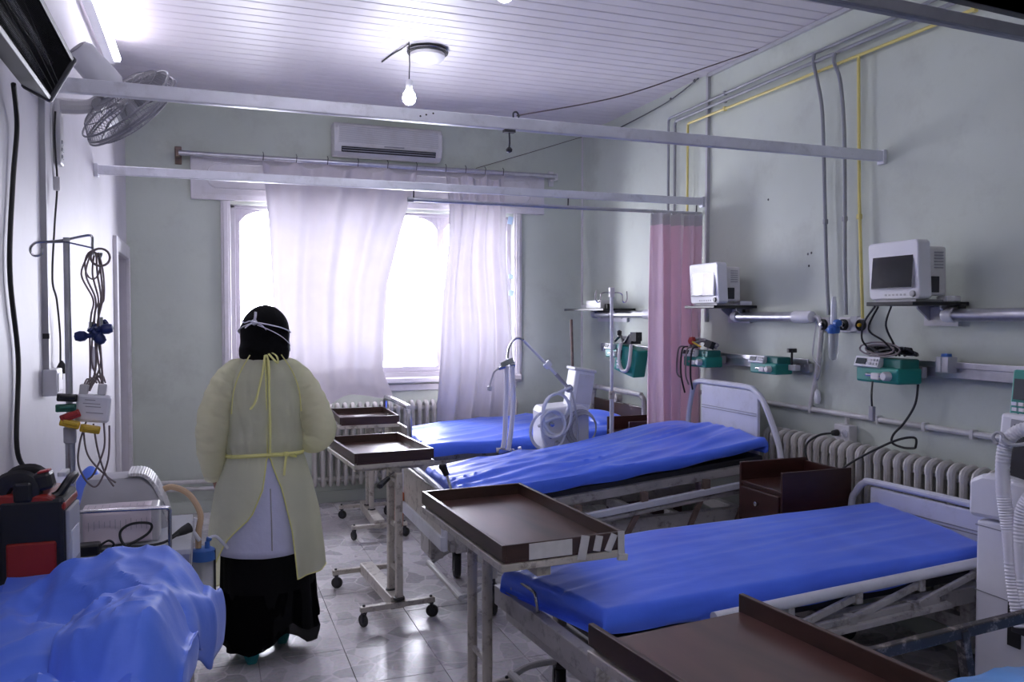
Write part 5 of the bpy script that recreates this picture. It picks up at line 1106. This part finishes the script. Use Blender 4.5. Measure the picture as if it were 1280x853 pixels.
def ring8(cx, cy, hx, hy, z, r): return [Vector((cx + p[0], cy + p[1], z)) for p in rrect(-hx, hx, -hy, hy, r, 4)]
MB().loft([ring8(0, 0, .155, .09, 0, .03), ring8(0, 0, .150, .088, .07, .03), ring8(-.005, 0, .125, .07, .16, .035), ring8(-.012, 0, .105, .055, .193, .04), ring8(-.015, 0, .07, .03, .203, .028)]).build('dome', M_lgrey, t)
b = MB(); pts = [(.02, .0, .207), (.07, 0, .203), (.105, 0, .17), (.14, 0, .09), (.158, 0, .02)]
b.tube(spline(pts, 6), .022, 8, flat=4.0) if False else [b.bar(a, c_, .16, .014) for a, c_ in zip(spline(pts, 5), spline(pts, 5)[1:])]
b.build('side_band', M_plast_y, t, bevel=.003)
for i in range(2): MB().box((.135 + .012 * i, -.081, .07 + .012 * i), (.004, .004, .04), (0, -.4, 0)).build('slot', M_grey, t)
c = tag(MB().tube(spline([(-.40, 3.035, .808), (-.33, 3.03, .806), (-.27, 3.06, .808), (-.20, 3.08, .840), (-.19, 3.075, .875), (-.25, 3.075, .880), (-.285, 3.07, .855), (-.27, 3.05, .815), (-.22, 3.045, .807), (-.15, 3.06, .809), (-.10, 3.10, .825)], 8), .0045, 6).build('trolley_cable', M_rubber), 'black cable looped on the trolley top with its plug at the edge', 'cable')
q = MB().lathe([(.004, -.05), (.009, -.03), (.016, 0), (.019, .025), (0, .027)], (-.085, 3.12, .83), (.8, .5, .25), 12).build('plug', M_rubber, c, origin=(0, 0, 0)); q.location = -c.location
t = thing('cable_adapter', 'small black adapter on the trolley beside the defibrillator', 'adapter', (-.375, 3.02, .80)); MB().box((0, 0, .02), (.07, .05, .04)).build('case', M_black, t, bevel=.008); MB().tube(spline([(.035, 0, .03), (.06, -.01, .045), (.075, -.005, .03), (.06, .0, .012), (.03, 0, .012)], 5), .004, 6).build('short_cord', M_rubber, t)
# suction jar on the trolley side
t = thing('suction_jar', 'suction jar with a blue lid and tan tube hung at the trolley side', 'jar', (-.022, 3.42, .45))
MB().lathe([(.04, .19), (.040, .03), (.036, .012), (0, .010)], n=24).build('jar', M_jar, t)
MB().lathe([(0, .232), (.03, .232), (.043, .225), (.046, .21), (.046, .185), (.042, .185), (.042, .20), (0, .20)], n=24).build('lid', M_blue_p, t)
MB().lathe([(0, 0), (.010, 0), (.009, .028), (0, .028)], (.015, -.012, .23), n=10).lathe([(.006, 0), (.012, .014), (.010, .02), (.0, .02)], (.015, -.012, .255), (.5, 0, 1), 10).build('port', M_blue_p, t)
MB().lathe([(0, 0), (.011, 0), (.010, .03), (0, .03)], (-.018, -.01, .23), n=10).build('port', M_blue_p, t)
MB().tube(spline([(-.018, -.01, .235), (-.016, -.008, .30), (-.01, .0, .37), (-.05, .03, .44), (-.11, .03, .475), (-.15, .03, .465)], 7), .012, 10).build('tan_tube', M_tan, t)
MB().tube(spline([(.018, -.012, .27), (.045, -.01, .275), (.07, -.01, .25), (.09, .0, .22)], 6), .006, 8).build('clear_tube', M_clear, t)
b = MB(); b.box((.042, -.0, .09), (.008, .03, .26)); b.box((0, .047, .16), (.09, .008, .03)); b.box((.042, 0, -.03), (.016, .035, .03)); b.build('holder', M_dsteel, t, bevel=.002)
MB().tube([(-.045, -.03, .255), (-.038, -.035, .31), (-.026, -.035, .36)], .008, 8).tube([(-.038, -.035, .31), (-.012, -.035, .27)], .008, 8).build('catheter_end', M_plast, t)
# blue sheet heaped against the wall behind
def bs(u, v):
    x = -.56 + .19 * u + .02 * math.sin(v * 7); y = 3.66 + .22 * v; n = mn.noise(Vector((u * 3, v * 4, 1)))
    return (x, y + .03 * n, .55 + .40 * math.sin(math.pi * (.10 + .8 * u)) * (.75 + .25 * math.sin(v * 3)) + .05 * n)
bsh = MB().grid(bs, 26, 26).build('folded_sheet', M_blanket, solid=.012); tag(bsh, 'blue sheet heaped on a stool against the wall behind the suction unit', 'sheet')
t = thing('stool', 'low grey stool by the wall under the heaped blue sheet', 'stool', (-.45, 3.78, 0)); MB().box((0, 0, .53), (.22, .26, .04)).build('seat', M_lgrey, t, bevel=.008)
for x in (-.09, .09):
    for y in (-.11, .11): MB().cyl((x, y, 0), (x, y, .51), .011, n=10).build('leg', M_alu, t)

# ================================================================== defibrillator
t = thing('defibrillator', 'red and black defibrillator with carrying handle on the stretcher end', 'defibrillator', (-.46, 2.68, .735), R(-3))
MB().box((0, 0, .175), (.17, .19, .35), taper=.97).build('body', M_black, t, bevel=.012)
MB().box((-.0, -.094, .13), (.125, .012, .20)).build('front_panel', M_red, t, bevel=.006)
MB().box((.0, -.101, .10), (.05, .004, .022)).build('badge', M_dsteel, t, bevel=.003)
MB().box((.086, -.0, .17), (.012, .15, .28)).build('side_panel', M_lgrey, t, bevel=.005); MB().box((.0925, -.0, .20), (.004, .10, .09)).build('side_label', M_plast, t)
MB().box((.0925, .02, .10), (.004, .06, .05)).build('side_label', M_paper, t)
MB().prism([(-.085, .33), (.085, .31), (.085, .335), (.04, .36), (-.085, .37)], -.09, .09, lambda u, v, d: (u, d, v)).build('top_case', M_red, t, bevel=.008)
for y in (-.075, .03):
    b = MB(); b.tube(spline([(-.08, y, .37), (-.06, y, .40), (-.02, y, .405), (.0, y, .385), (.0, y, .35)], 4), .016, 8, flat=1.6); b.build('handle', M_black, t)
MB().box((-.02, -.07, .37), (.05, .05, .06)).box((.025, -.055, .395), (.05, .06, .05), (0, -.2, 0)).build('paddle', M_black, t, bevel=.010); MB().box((.028, -.060, .423), (.03, .035, .006), (0, -.2, 0)).build('paddle_button', M_redp, t, bevel=.002)
MB().tube(spline([(.03, -.06, .345), (.06, -.05, .352), (.082, -.03, .385), (.088, .03, .392), (.07, .06, .37)], 5), .012, 8).build('side_grip', M_black, t); MB().box((.065, .0, .405), (.022, .06, .014)).build('grip_label', M_plast, t, bevel=.003)

# ================================================================== stretcher with the crumpled blue cover
t = thing('stretcher', 'metal stretcher along the side wall under a crumpled blue cover', 'stretcher', (-.32, 1.95, 0))
MB().box((0, 0, .665), (.44, 1.70, .13)).build('mattress', M_blanket, t, bevel=.03)
b = MB()
for x in (-.21, .21): b.bar((x, -.86, .57), (x, .86, .57), .035, .06)
for y in (-.84, 0, .84): b.bar((-.21, y, .57), (.21, y, .57), .04, .05)
b.build('main_frame', M_dsteel, t, bevel=.004)
b = MB()
for y in (-.72, .70):
    for x in (-.19, .19): b.bar((x, y, .13), (x, y, .56), .04, .04)
    b.bar((-.19, y, .20), (.19, y, .20), .035, .04)
b.build('leg_frame', M_dsteel, t, bevel=.004)
MB().box((.262, .72, .52), (.012, .05, .26)).box((.262, .72, .385), (.05, .05, .012)).build('chrome_bracket', M_chrome, t, bevel=.002); MB().bar((.235, .30, .52), (.235, .66, .52), .03, .10).build('side_bracket', M_dsteel, t, bevel=.004)
for y in (-.72, .70):
    for x in (-.19, .19): caster(t, (x, y, 0), .06, R(70), 'mid')
crest = [(-.56, .865), (-.41, .858), (-.38, .885), (-.305, .895), (-.254, .915), (-.112, .905), (-.05, .87), (-.02, .83)]
def lin(tab, x):
    if x <= tab[0][0]: return tab[0][1]
    for a, c_ in zip(tab, tab[1:]):
        if x <= c_[0]: return a[1] + (c_[1] - a[1]) * (x - a[0]) / (c_[0] - a[0])
    return tab[-1][1]
def ss(a, c_, x): k = max(0, min(1, (x - a) / (c_ - a))); return k * k * (3 - 2 * k)
def blank(u, v):
    y = 1.15 + 1.52 * v; wid = lin([(1.15, -.05), (2.2, -.085), (2.36, -.07), (2.46, -.01), (2.67, .0)], y)
    s = u / .74
    if u <= .74: x = -.565 + (wid + .565) * s; drop = 0
    else: k = (u - .74) / .26; x = wid + .035 * math.sin(k * 2.4) + .014 * k * math.sin(y * 17); drop = (.04 * k + .16 * k * k) * (.72 + .28 * ss(2.25, 2.5, y))
    env = ss(1.9, 2.5, y); back = 1 - ss(2.58, 2.68, y)
    zc = lin(crest, x if u <= .74 else wid)
    z = .785 + (zc - .785) * env
    q = Vector((x * 3.2 + 1.3, y * 2.6, .4)); n = mn.noise(q); n2 = mn.noise(q * 1.9 + Vector((5, 2, 1))); fold = (1 - abs(n)) ** 4; ke = 1 - .8 * ss(.70, .9, u)
    z += ((.06 * fold + .05 * n2) * (.40 + .60 * (1 - env)) + .012 * (1 - abs(mn.noise(q * 3.1))) ** 5) * ke
    dv = (x + .30) * .8 + (y - 2.25) * .9; z -= .06 * math.exp(-(dv * 9) ** 2) * (1 - env * .5)      # hollow running across
    edge = .05 * ss(.62, .74, u); z -= edge + drop; z -= (1 - back) * .10 * (1 - ss(.7, .85, u))
    if u < .05: z -= .02
    return (x, y, z)
bl_ = MB().grid(blank, 90, 130); bo = bl_.build('crumpled_cover', M_blanket, solid=.004); tag(bo, 'crumpled blue nonwoven cover heaped over the stretcher by the side wall', 'cover')
def flap(u, v):      # turned-back end of the cover lying over the front folds
    x = -.34 + .27 * u + .05 * v; y = 1.95 + .42 * v - .05 * math.sin(u * 3); n = mn.noise(Vector((u * 2.5, v * 3, 7)))
    return (x, y, .865 + .05 * math.sin(math.pi * min(1, v * 1.1)) + .03 * n + .012 * (1 - abs(mn.noise(Vector((u * 6, v * 5, 3))))) ** 3 - .14 * ss(.72, 1., u) - .07 * ss(.75, 1, 1 - v) - .05 * ss(.8, 1, v) - .04 * ss(.8, 1, 1 - u))
q = MB().grid(flap, 40, 50).build('turned_flap', M_blanket, bo, origin=(0, 0, 0), solid=.004); q.location = -bo.location

# ================================================================== the person
pe = thing('person', 'person seen from behind in a yellow isolation gown, black headscarf and long black skirt', 'person', (.252, 4.02, 0), R(2))
def skinned(name, V, E, Rr, root, m, parent, lv=2):
    me = bpy.data.meshes.new(name); me.from_pydata(V, E, []); o = bpy.data.objects.new(name, me); COL.objects.link(o); o.parent = parent; me.materials.append(m)
    k = o.modifiers.new('skin', 'SKIN'); k.use_smooth_shade = True
    for i, r_ in enumerate(Rr):
        r2 = r_ if isinstance(r_, tuple) else (r_, r_); me.skin_vertices[0].data[i].radius = r2; me.skin_vertices[0].data[i].use_root = (i == root)
    q = o.modifiers.new('subsurf', 'SUBSURF'); q.levels = lv; q.render_levels = lv; return o
V = []; E = []; RR = []
def jv(p, r_, par=None):
    V.append(p); RR.append(r_); i = len(V) - 1
    if par is not None: E.append((par, i))
    return i
pv = jv((0, .02, .90), (.13, .10)); sp = jv((0, .02, 1.06), (.115, .085), pv); chs = jv((0, .02, 1.24), (.135, .095), sp); nk = jv((0, .03, 1.39), .052, chs); n2 = jv((0, .045, 1.44), .050, nk)
hd1 = jv((.004, .05, 1.50), (.072, .082), n2); hd2 = jv((.006, .045, 1.575), (.076, .090), hd1); jv((.006, .04, 1.62), (.045, .055), hd2)
def hand(w_, d, side, par):      # palm, four fingers, thumb; d = pointing direction, slightly curled
    d = Vector(d).normalized(); o_ = Vector(side).normalized(); c_ = d.cross(o_).normalized(); W0 = Vector(w_)
    pm = jv(tuple(W0 + d * .05), (.030, .016), par)
    for k, ln in ((-1.5, .062), (-.5, .074), (.5, .078), (1.5, .070)):
        f0 = jv(tuple(W0 + d * .085 + o_ * k * .017), .0095, pm); f1 = jv(tuple(W0 + d * (.085 + ln * .5) + o_ * k * .018 + c_ * .010), .0085, f0); jv(tuple(W0 + d * (.085 + ln * .85) + o_ * k * .018 + c_ * .034), .0075, f1)
    t0 = jv(tuple(W0 + d * .045 + o_ * .034 + c_ * .008), .011, pm); jv(tuple(W0 + d * .085 + o_ * .052 + c_ * .022), .009, t0)
shl = jv((-.145, .02, 1.30), .048, chs); ell = jv((-.222, -.01, 1.08), .042, shl); wl = jv((-.215, .045, .865), .028, ell); hand((-.215, .045, .865), (.05, .12, -1), (.1, 1, .1), wl)
shr = jv((.145, .02, 1.30), .048, chs); elr = jv((.245, -.02, 1.06), .042, shr); wr_ = jv((.14, .19, 1.01), .028, elr); hand((.14, .19, 1.01), (-.55, .8, .05), (.3, .2, 1), wr_)
for s, fy in ((-1, -.10), (1, .09)):
    hp_ = jv((s * .085, .02, .84), .088, pv); kn = jv((s * .085, .03 + fy * .5, .47), .055, hp_); an = jv((s * .08, fy + .0, .09), .038, kn); jv((s * .085, fy + .13, .04), (.040, .028), an)
skinned('body', V, E, RR, pv, M_skin, pe)
face = MB(); az = R(42)
fdir = Vector((math.sin(az), math.cos(az), 0)); sdir = Vector((math.cos(az), -math.sin(az), 0))
# skirt
def rings_loft(name, m, tab, parent, rip=.01, nrip=9, n=72, wob=None, solid=.004, bot=None, ph=0):
    rr = [t_[0] for t_ in tab]; b = MB(); nz = 34
    def f(u, v):
        k = v * (len(tab) - 1); i = min(int(k), len(tab) - 2); w_ = k - i; w_ = w_
        z, a, bb, cx, cy = [p + (q_ - p) * w_ for p, q_ in zip(tab[i], tab[i + 1])]
        th = 2 * math.pi * u; r_ = 1 + rip * math.sin(nrip * th + ph + 2.2 * math.sin(v * 2.5)) * v + rip * .6 * math.sin((nrip * 2 + 1) * th + v * 3) * v
        if bot: z += bot(th) * max(0, v - .55) / .45
        return (cx + a * r_ * math.sin(th), cy - bb * r_ * math.cos(th), z)
    b.grid(f, n, nz, closed_u=True); return b.build(name, m, parent, solid=solid)
sk_bot = lambda th: .075 * math.exp(-((th - 2 * math.pi + .0) * 3) ** 2) * 0 + .07 * math.exp(-(((th + math.pi) % (2 * math.pi) - math.pi - .35) * 4) ** 2) + .03 * math.sin(th * 2)
rings_loft('skirt', M_black_cloth, [(.98, .12, .09, 0, .02), (.85, .16, .12, 0, .02), (.65, .19, .145, .0, .02), (.45, .208, .17, .01, .01), (.25, .215, .185, .015, .0), (.095, .225, .20, .01, -.01)], pe, .05, 7, bot=sk_bot)
rings_loft('lace_hem', M_lace, [(.32, .214, .178, .01, .0), (.22, .235, .20, .0, 0), (.10, .255, .21, -.012, -.01)], pe, .05, 11, bot=lambda th: .04 * math.sin(th * 5))
# shoes
for s, fy, rz_ in ((-1, -.10, .0), (1, .09, -.15)):
    def sr(y, hw, h, z0=.004, s=s, fy=fy): return [Vector((s * .08 + hw * math.cos(a), fy + y, z0 + h * .5 + h * .5 * math.sin(a) if math.sin(a) > -.6 else z0)) for a in [2 * math.pi * i / 14 for i in range(14)]]
    MB().loft([sr(-.055, .020, .05), sr(-.045, .033, .085), sr(-.01, .037, .10), sr(.05, .038, .075), (sr(.11, .043, .055)), sr(.16, .040, .045), sr(.19, .020, .03)]).build('shoe', M_shoe, pe)
# lab coat under the gown
rings_loft('lab_coat', M_coat, [(1.40, .085, .085, 0, .03), (1.36, .125, .095, 0, .03), (1.25, .178, .118, 0, .02), (1.05, .165, .118, 0, .02), (.94, .165, .120, 0, .02), (.80, .20, .150, 0, .02), (.65, .215, .168, 0, .02), (.50, .225, .180, 0, .02)], pe, .012, 6, bot=lambda th: -.015 * math.cos(th))
MB().tube([(.012, -.150, .66), (.010, -.135, .80)], .0022, 5).tube([(.012, -.166, .52), (.012, -.150, .66)], .0028, 5).build('coat_vent', M_grey, pe)
# gown: one sheet wrapped from the left back edge round the front to the right back edge
GT = [(1.435, .066, .075), (1.40, .100, .096), (1.36, .142, .114), (1.30, .182, .132), (1.18, .196, .143), (1.06, .186, .140), (.985, .178, .136), (.945, .174, .134), (.90, .192, .148), (.80, .222, .170), (.66, .245, .190), (.50, .262, .215), (.36, .275, .230)]
def gprof(z):
    for p, q_ in zip(GT, GT[1:]):
        if z >= q_[0]: k = (p[0] - z) / (p[0] - q_[0]); return p[1] + (q_[1] - p[1]) * k, p[2] + (q_[2] - p[2]) * k
    return GT[-1][1:]
RE = [(1.44, -.02), (.96, -.01), (.945, .06), (.80, .27), (.60, .40), (.36, .46)]; LE = [(1.44, -.05), (.96, -.05), (.945, .02), (.80, .12), (.68, .33), (.58, .78), (.48, 1.0), (.36, 1.12)]
def ed(tab, z):
    for p, q_ in zip(tab, tab[1:]):
        if z >= q_[0]: k = (p[0] - z) / (p[0] - q_[0]); return p[1] + (q_[1] - p[1]) * k
    return tab[-1][1]
def gown(u, v):
    z = 1.435 - 1.06 * v; r0, l0 = ed(RE, z), 2 * math.pi - ed(LE, z); th = r0 + (l0 - r0) * u
    a, bb = gprof(z); k = max(0, (.95 - z) / .6); up = max(0, min(1, (z - .945) / .06)) if z > .945 else 1
    pinch = math.exp(-((z - .945) / .05) ** 2)
    r_ = 1 + k * (.045 * math.sin(th * 6 + .6 * math.sin(z * 6)) + .02 * math.sin(th * 13 + z * 4)) + (1 - k) * .022 * mn.noise(Vector((th * 2.2, z * 7, 1))) + .018 * pinch * math.sin(th * 24) + (.04 * mn.noise(Vector((th * 2.2, z * 2.6, 4))) - .03 * (1 - abs(mn.noise(Vector((th * 2.8 + z * 3, z * 3.4, 8))))) ** 6 if z > .95 else 0)
    blouse = .014 * math.exp(-((z - 1.0) / .035) ** 2); r_ += blouse * 4
    if u > .9: r_ += .03 * (u - .9) / .1
    zz = z + (0 if z > .9 else (.9 - z) / .54 * (-.02 + .05 * math.cos(th - 1.0) - .02 * math.sin(th * 2)))
    return (a * r_ * math.sin(th), .02 - bb * r_ * math.cos(th), zz)
gw_ = MB().grid(gown, 120, 90).build('gown', M_gown, pe)
def edge_line(name, u, v0, v1, r_=.0035, m=M_gown_s):
    MB().tube([Vector(gown(u, v0 + (v1 - v0) * i / 40)) + Vector((0, -.002, 0)) for i in range(41)], r_, 5).build(name, m, gw_)
edge_line('binding', 0., .0, 1.); edge_line('binding', 1., .0, 1.)
MB().tube([Vector(gown(i / 60, 1.)) for i in range(61)], .003, 5).build('hem_binding', M_gown_s, gw_)
MB().tube([Vector(gown(i / 60, .0)) for i in range(61)], .006, 6).build('neck_binding', M_gown_s, gw_)
for s in (-1, 1):      # raglan seams on the back
    MB().tube(spline([(s * .07, -.085, 1.415), (s * .115, -.108, 1.34), (s * .145, -.116, 1.25), (s * .155, -.110, 1.15)], 6), .003, 5).build('seam', M_gown_s, gw_)
for i, pts in enumerate(([(.0, -.072, 1.43), (-.015, -.13, 1.36), (-.035, -.142, 1.27), (-.055, -.140, 1.20), (-.075, -.135, 1.17)], [(.02, -.07, 1.43), (.045, -.115, 1.41), (.05, -.125, 1.38), (.035, -.125, 1.39), (.012, -.09, 1.42)], [(.0, -.07, 1.43), (.01, -.125, 1.37), (.008, -.142, 1.24), (.012, -.14, 1.1), (.010, -.132, .96)])):
    MB().tube(spline(pts, 7), .0055, 5, flat=.35).build('neck_tie', M_gown_s, gw_)
blt = [(.176 * math.sin(t_), .02 - .139 * math.cos(t_), .948 + .006 * math.cos(t_ * 2)) for t_ in [2 * math.pi * i / 60 for i in range(60)]]
MB().tube(blt, .0095, 6, closed=True, flat=1.0).build('waist_tie', M_gown_s, gw_)
b = MB(); b.lathe([(0, -.012), (.014, -.008), (.016, 0), (.012, .01), (0, .013)], (.085, -.113, .952), n=8)
for pts in ([(.085, -.118, .95), (.115, -.125, .96), (.13, -.115, .94), (.10, -.115, .945)], [(.085, -.118, .95), (.075, -.14, .90), (.07, -.15, .86)]): b.tube(spline(pts, 5), .006, 5, flat=.4)
b.build('tie_knot', M_gown_s, gw_)
def sleeve(name, pts, rs, seed):
    P_ = spline(pts, 11); n = len(P_); b = MB(); m = 30; vs = []; fs = []
    for i, p in enumerate(P_):
        t_ = (P_[min(i + 1, n - 1)] - P_[max(i - 1, 0)]).normalized(); u_ = t_.cross(Vector((0, 1, 0))).normalized() if abs(t_.y) < .95 else t_.cross(Vector((0, 0, 1))).normalized()
        if i and u_.dot(pu) < 0: u_ = -u_
        pu = u_; w_ = t_.cross(u_); k = i / (n - 1) * (len(rs) - 1); j = min(int(k), len(rs) - 2); r0 = rs[j] + (rs[j + 1] - rs[j]) * (k - j)
        for q_ in range(m):
            a = 2 * math.pi * q_ / m; nz = mn.noise(Vector((math.cos(a) * 1.3 + seed, math.sin(a) * 1.3, i * .28))) + .5 * mn.noise(Vector((math.cos(a) * 2.6 + seed, math.sin(a) * 2.6, i * .7)))
            vs.append(p + (u_ * math.cos(a) + w_ * math.sin(a)) * r0 * (1.02 + .08 * nz - .06 * (1 - abs(mn.noise(Vector((math.cos(a) * .9 + seed, math.sin(a) * .9, i * .30 + .9 * math.cos(a + seed)))))) ** 7 - .05 * (1 - abs(mn.noise(Vector((math.cos(a) * 1.7 + seed, math.sin(a) * 1.7, i * .62 + 2.0 * math.sin(a + seed)))))) ** 6))
    for i in range(n - 1):
        for q_ in range(m): fs.append((i * m + q_, i * m + (q_ + 1) % m, (i + 1) * m + (q_ + 1) % m, (i + 1) * m + q_))
    b.add(vs, fs, True); return b.build(name, M_gown, gw_, subd=1)
sleeve('sleeve', [(-.065, .02, 1.335), (-.125, .02, 1.312), (-.180, .01, 1.235), (-.222, -.005, 1.13), (-.236, -.01, 1.03), (-.235, .01, .95), (-.225, .035, .87), (-.222, .045, .835)], [.066, .078, .083, .080, .076, .071, .063, .052, .047], 3)
sleeve('sleeve', [(.065, .02, 1.335), (.125, .02, 1.312), (.180, .01, 1.235), (.225, -.01, 1.14), (.250, -.03, 1.06), (.238, .0, 1.01), (.20, .08, 1.0), (.15, .17, 1.01), (.14, .19, 1.01)], [.066, .078, .084, .084, .082, .080, .070, .055, .046], 9)
for s, pts in ((-1, [(-.185, .01, 1.27), (-.222, -.005, 1.16), (-.236, -.01, 1.05)]), ): pass
# headscarf
hj = [(1.375, .100, .102), (1.40, .113, .114), (1.435, .116, .118), (1.47, .110, .116), (1.505, .110, .120), (1.54, .110, .119), (1.575, .100, .109), (1.605, .082, .090), (1.628, .058, .064), (1.641, .034, .038), (1.648, .004, .004)]
def hring(v):
    k = v * (len(hj) - 1); i = min(int(k), len(hj) - 2); w_ = k - i
    p0, p1, p2, p3 = hj[max(i - 1, 0)], hj[i], hj[i + 1], hj[min(i + 2, len(hj) - 1)]
    return [.5 * (2 * b_ + (c_ - a_) * w_ + (2 * a_ - 5 * b_ + 4 * c_ - d_) * w_ ** 2 + (3 * b_ - a_ - 3 * c_ + d_) * w_ ** 3) for a_, b_, c_, d_ in zip(p0, p1, p2, p3)]
def hs(th, z, k=1.0):
    lo, hi = 0., 1.
    for _ in range(24):
        mid = (lo + hi) / 2
        if hring(mid)[0] < z: lo = mid
        else: hi = mid
    _, a, bb = hring(lo)
    r_ = k * (1 + .03 * mn.noise(Vector((math.sin(th) * 1.5, math.cos(th) * 1.5, z * 16))) + .035 * math.exp(-((th + .8) / .5) ** 2) * math.exp(-((z - 1.44) / .03) ** 2) * 3)
    return Vector((.004 + .03 * (z - 1.4) + a * r_ * math.sin(th), .03 - bb * r_ * math.cos(th), z))
def hij(u, v): th = -math.pi + 2 * math.pi * u; z = hring(v)[0]; p = hs(th, z); d = abs(((th - (math.pi - az)) + math.pi) % (2 * math.pi) - math.pi); return p if not (d < .62 and 1.455 < z < 1.585) else p - (fdir * .030)
hjo = MB().grid(hij, 64, 48, closed_u=True).build('headscarf', M_black_cloth, pe)
# face inside the scarf opening, mask and its ribbons
fc = MB()
def facef(u, v): th = math.pi - az + (u - .5) * 1.3; z = 1.45 + .15 * v; nose = .018 * math.exp(-((u - .5) / .10) ** 2) * math.exp(-((v - .45) / .22) ** 2); p = hs(th, z, .86); return p + fdir * (nose - .006 * math.exp(-((abs(u - .5) - .2) / .08) ** 2) * math.exp(-((v - .68) / .1) ** 2))
fo = MB().grid(facef, 26, 22).build('face', M_skin, pe)
for s in (-1, 1):
    ep = hs(math.pi - az + s * .26, 1.552, .84) + fdir * .004; MB().lathe([(0, -.009), (.007, -.006), (.009, 0), (.007, .006), (0, .009)], ep, fdir, 12).build('eye', M_plast, fo); MB().lathe([(0, .0085), (.0035, .0075), (.004, .005)], ep, fdir, 10).build('iris', M_black, fo)
    MB().tube([hs(math.pi - az + s * (.14 + .08 * i), 1.575 + .004 * math.sin(i), .88) for i in range(4)], .003, 5).build('eyebrow', M_black, fo)
def maskf(u, v): th = math.pi - az + (u - .5) * 1.75; z = 1.425 + .105 * v; k = 1.03 + .10 * math.cos((u - .5) * math.pi) * math.sin(math.pi * (.25 + .6 * v)) + .006 * math.sin(v * 20); return hs(th, z, k)
mk = MB().grid(maskf, 26, 18).build('face_mask', M_mask, pe, solid=.002)
kn = hs(-.56, 1.566, 1.05)
b = MB(); b.tube([hs(-.56 + 1.85 * i / 14, 1.566 - .048 * (i / 14) ** 1.3, 1.045) for i in range(15)], .009, 6, flat=.35); b.build('ribbon', M_string, mk)
b = MB(); b.tube([hs(-.40 + 1.70 * i / 14, 1.553 - .098 * (i / 14) ** 1.15, 1.045) for i in range(15)], .006, 6, flat=.35); b.build('ribbon', M_string, mk)
b = MB(); b.tube([hs(-.56 - 1.6 * i / 10, 1.566 - .06 * i / 10, 1.045) for i in range(11)], .007, 6, flat=.35); b.build('ribbon', M_string, mk)
b = MB(); b.lathe([(0, -.014), (.013, -.009), (.015, 0), (.012, .01), (0, .013)], kn, (0, -1, .2), 8)
for pts in ([kn, kn + Vector((-.02, -.02, .006)), kn + Vector((-.045, -.02, -.002)), kn + Vector((-.055, -.012, .012))], [kn, kn + Vector((.004, -.018, .025)), kn + Vector((.006, -.012, .048))], [kn, kn + Vector((.03, -.018, -.012)), kn + Vector((.052, -.018, -.035))], [kn, kn + Vector((-.025, -.014, -.012)), kn + Vector((-.04, -.005, -.025))]):
    b.tube(spline(pts, 5), .0065, 5, flat=.4)
b.build('ribbon_knot', M_string, mk)
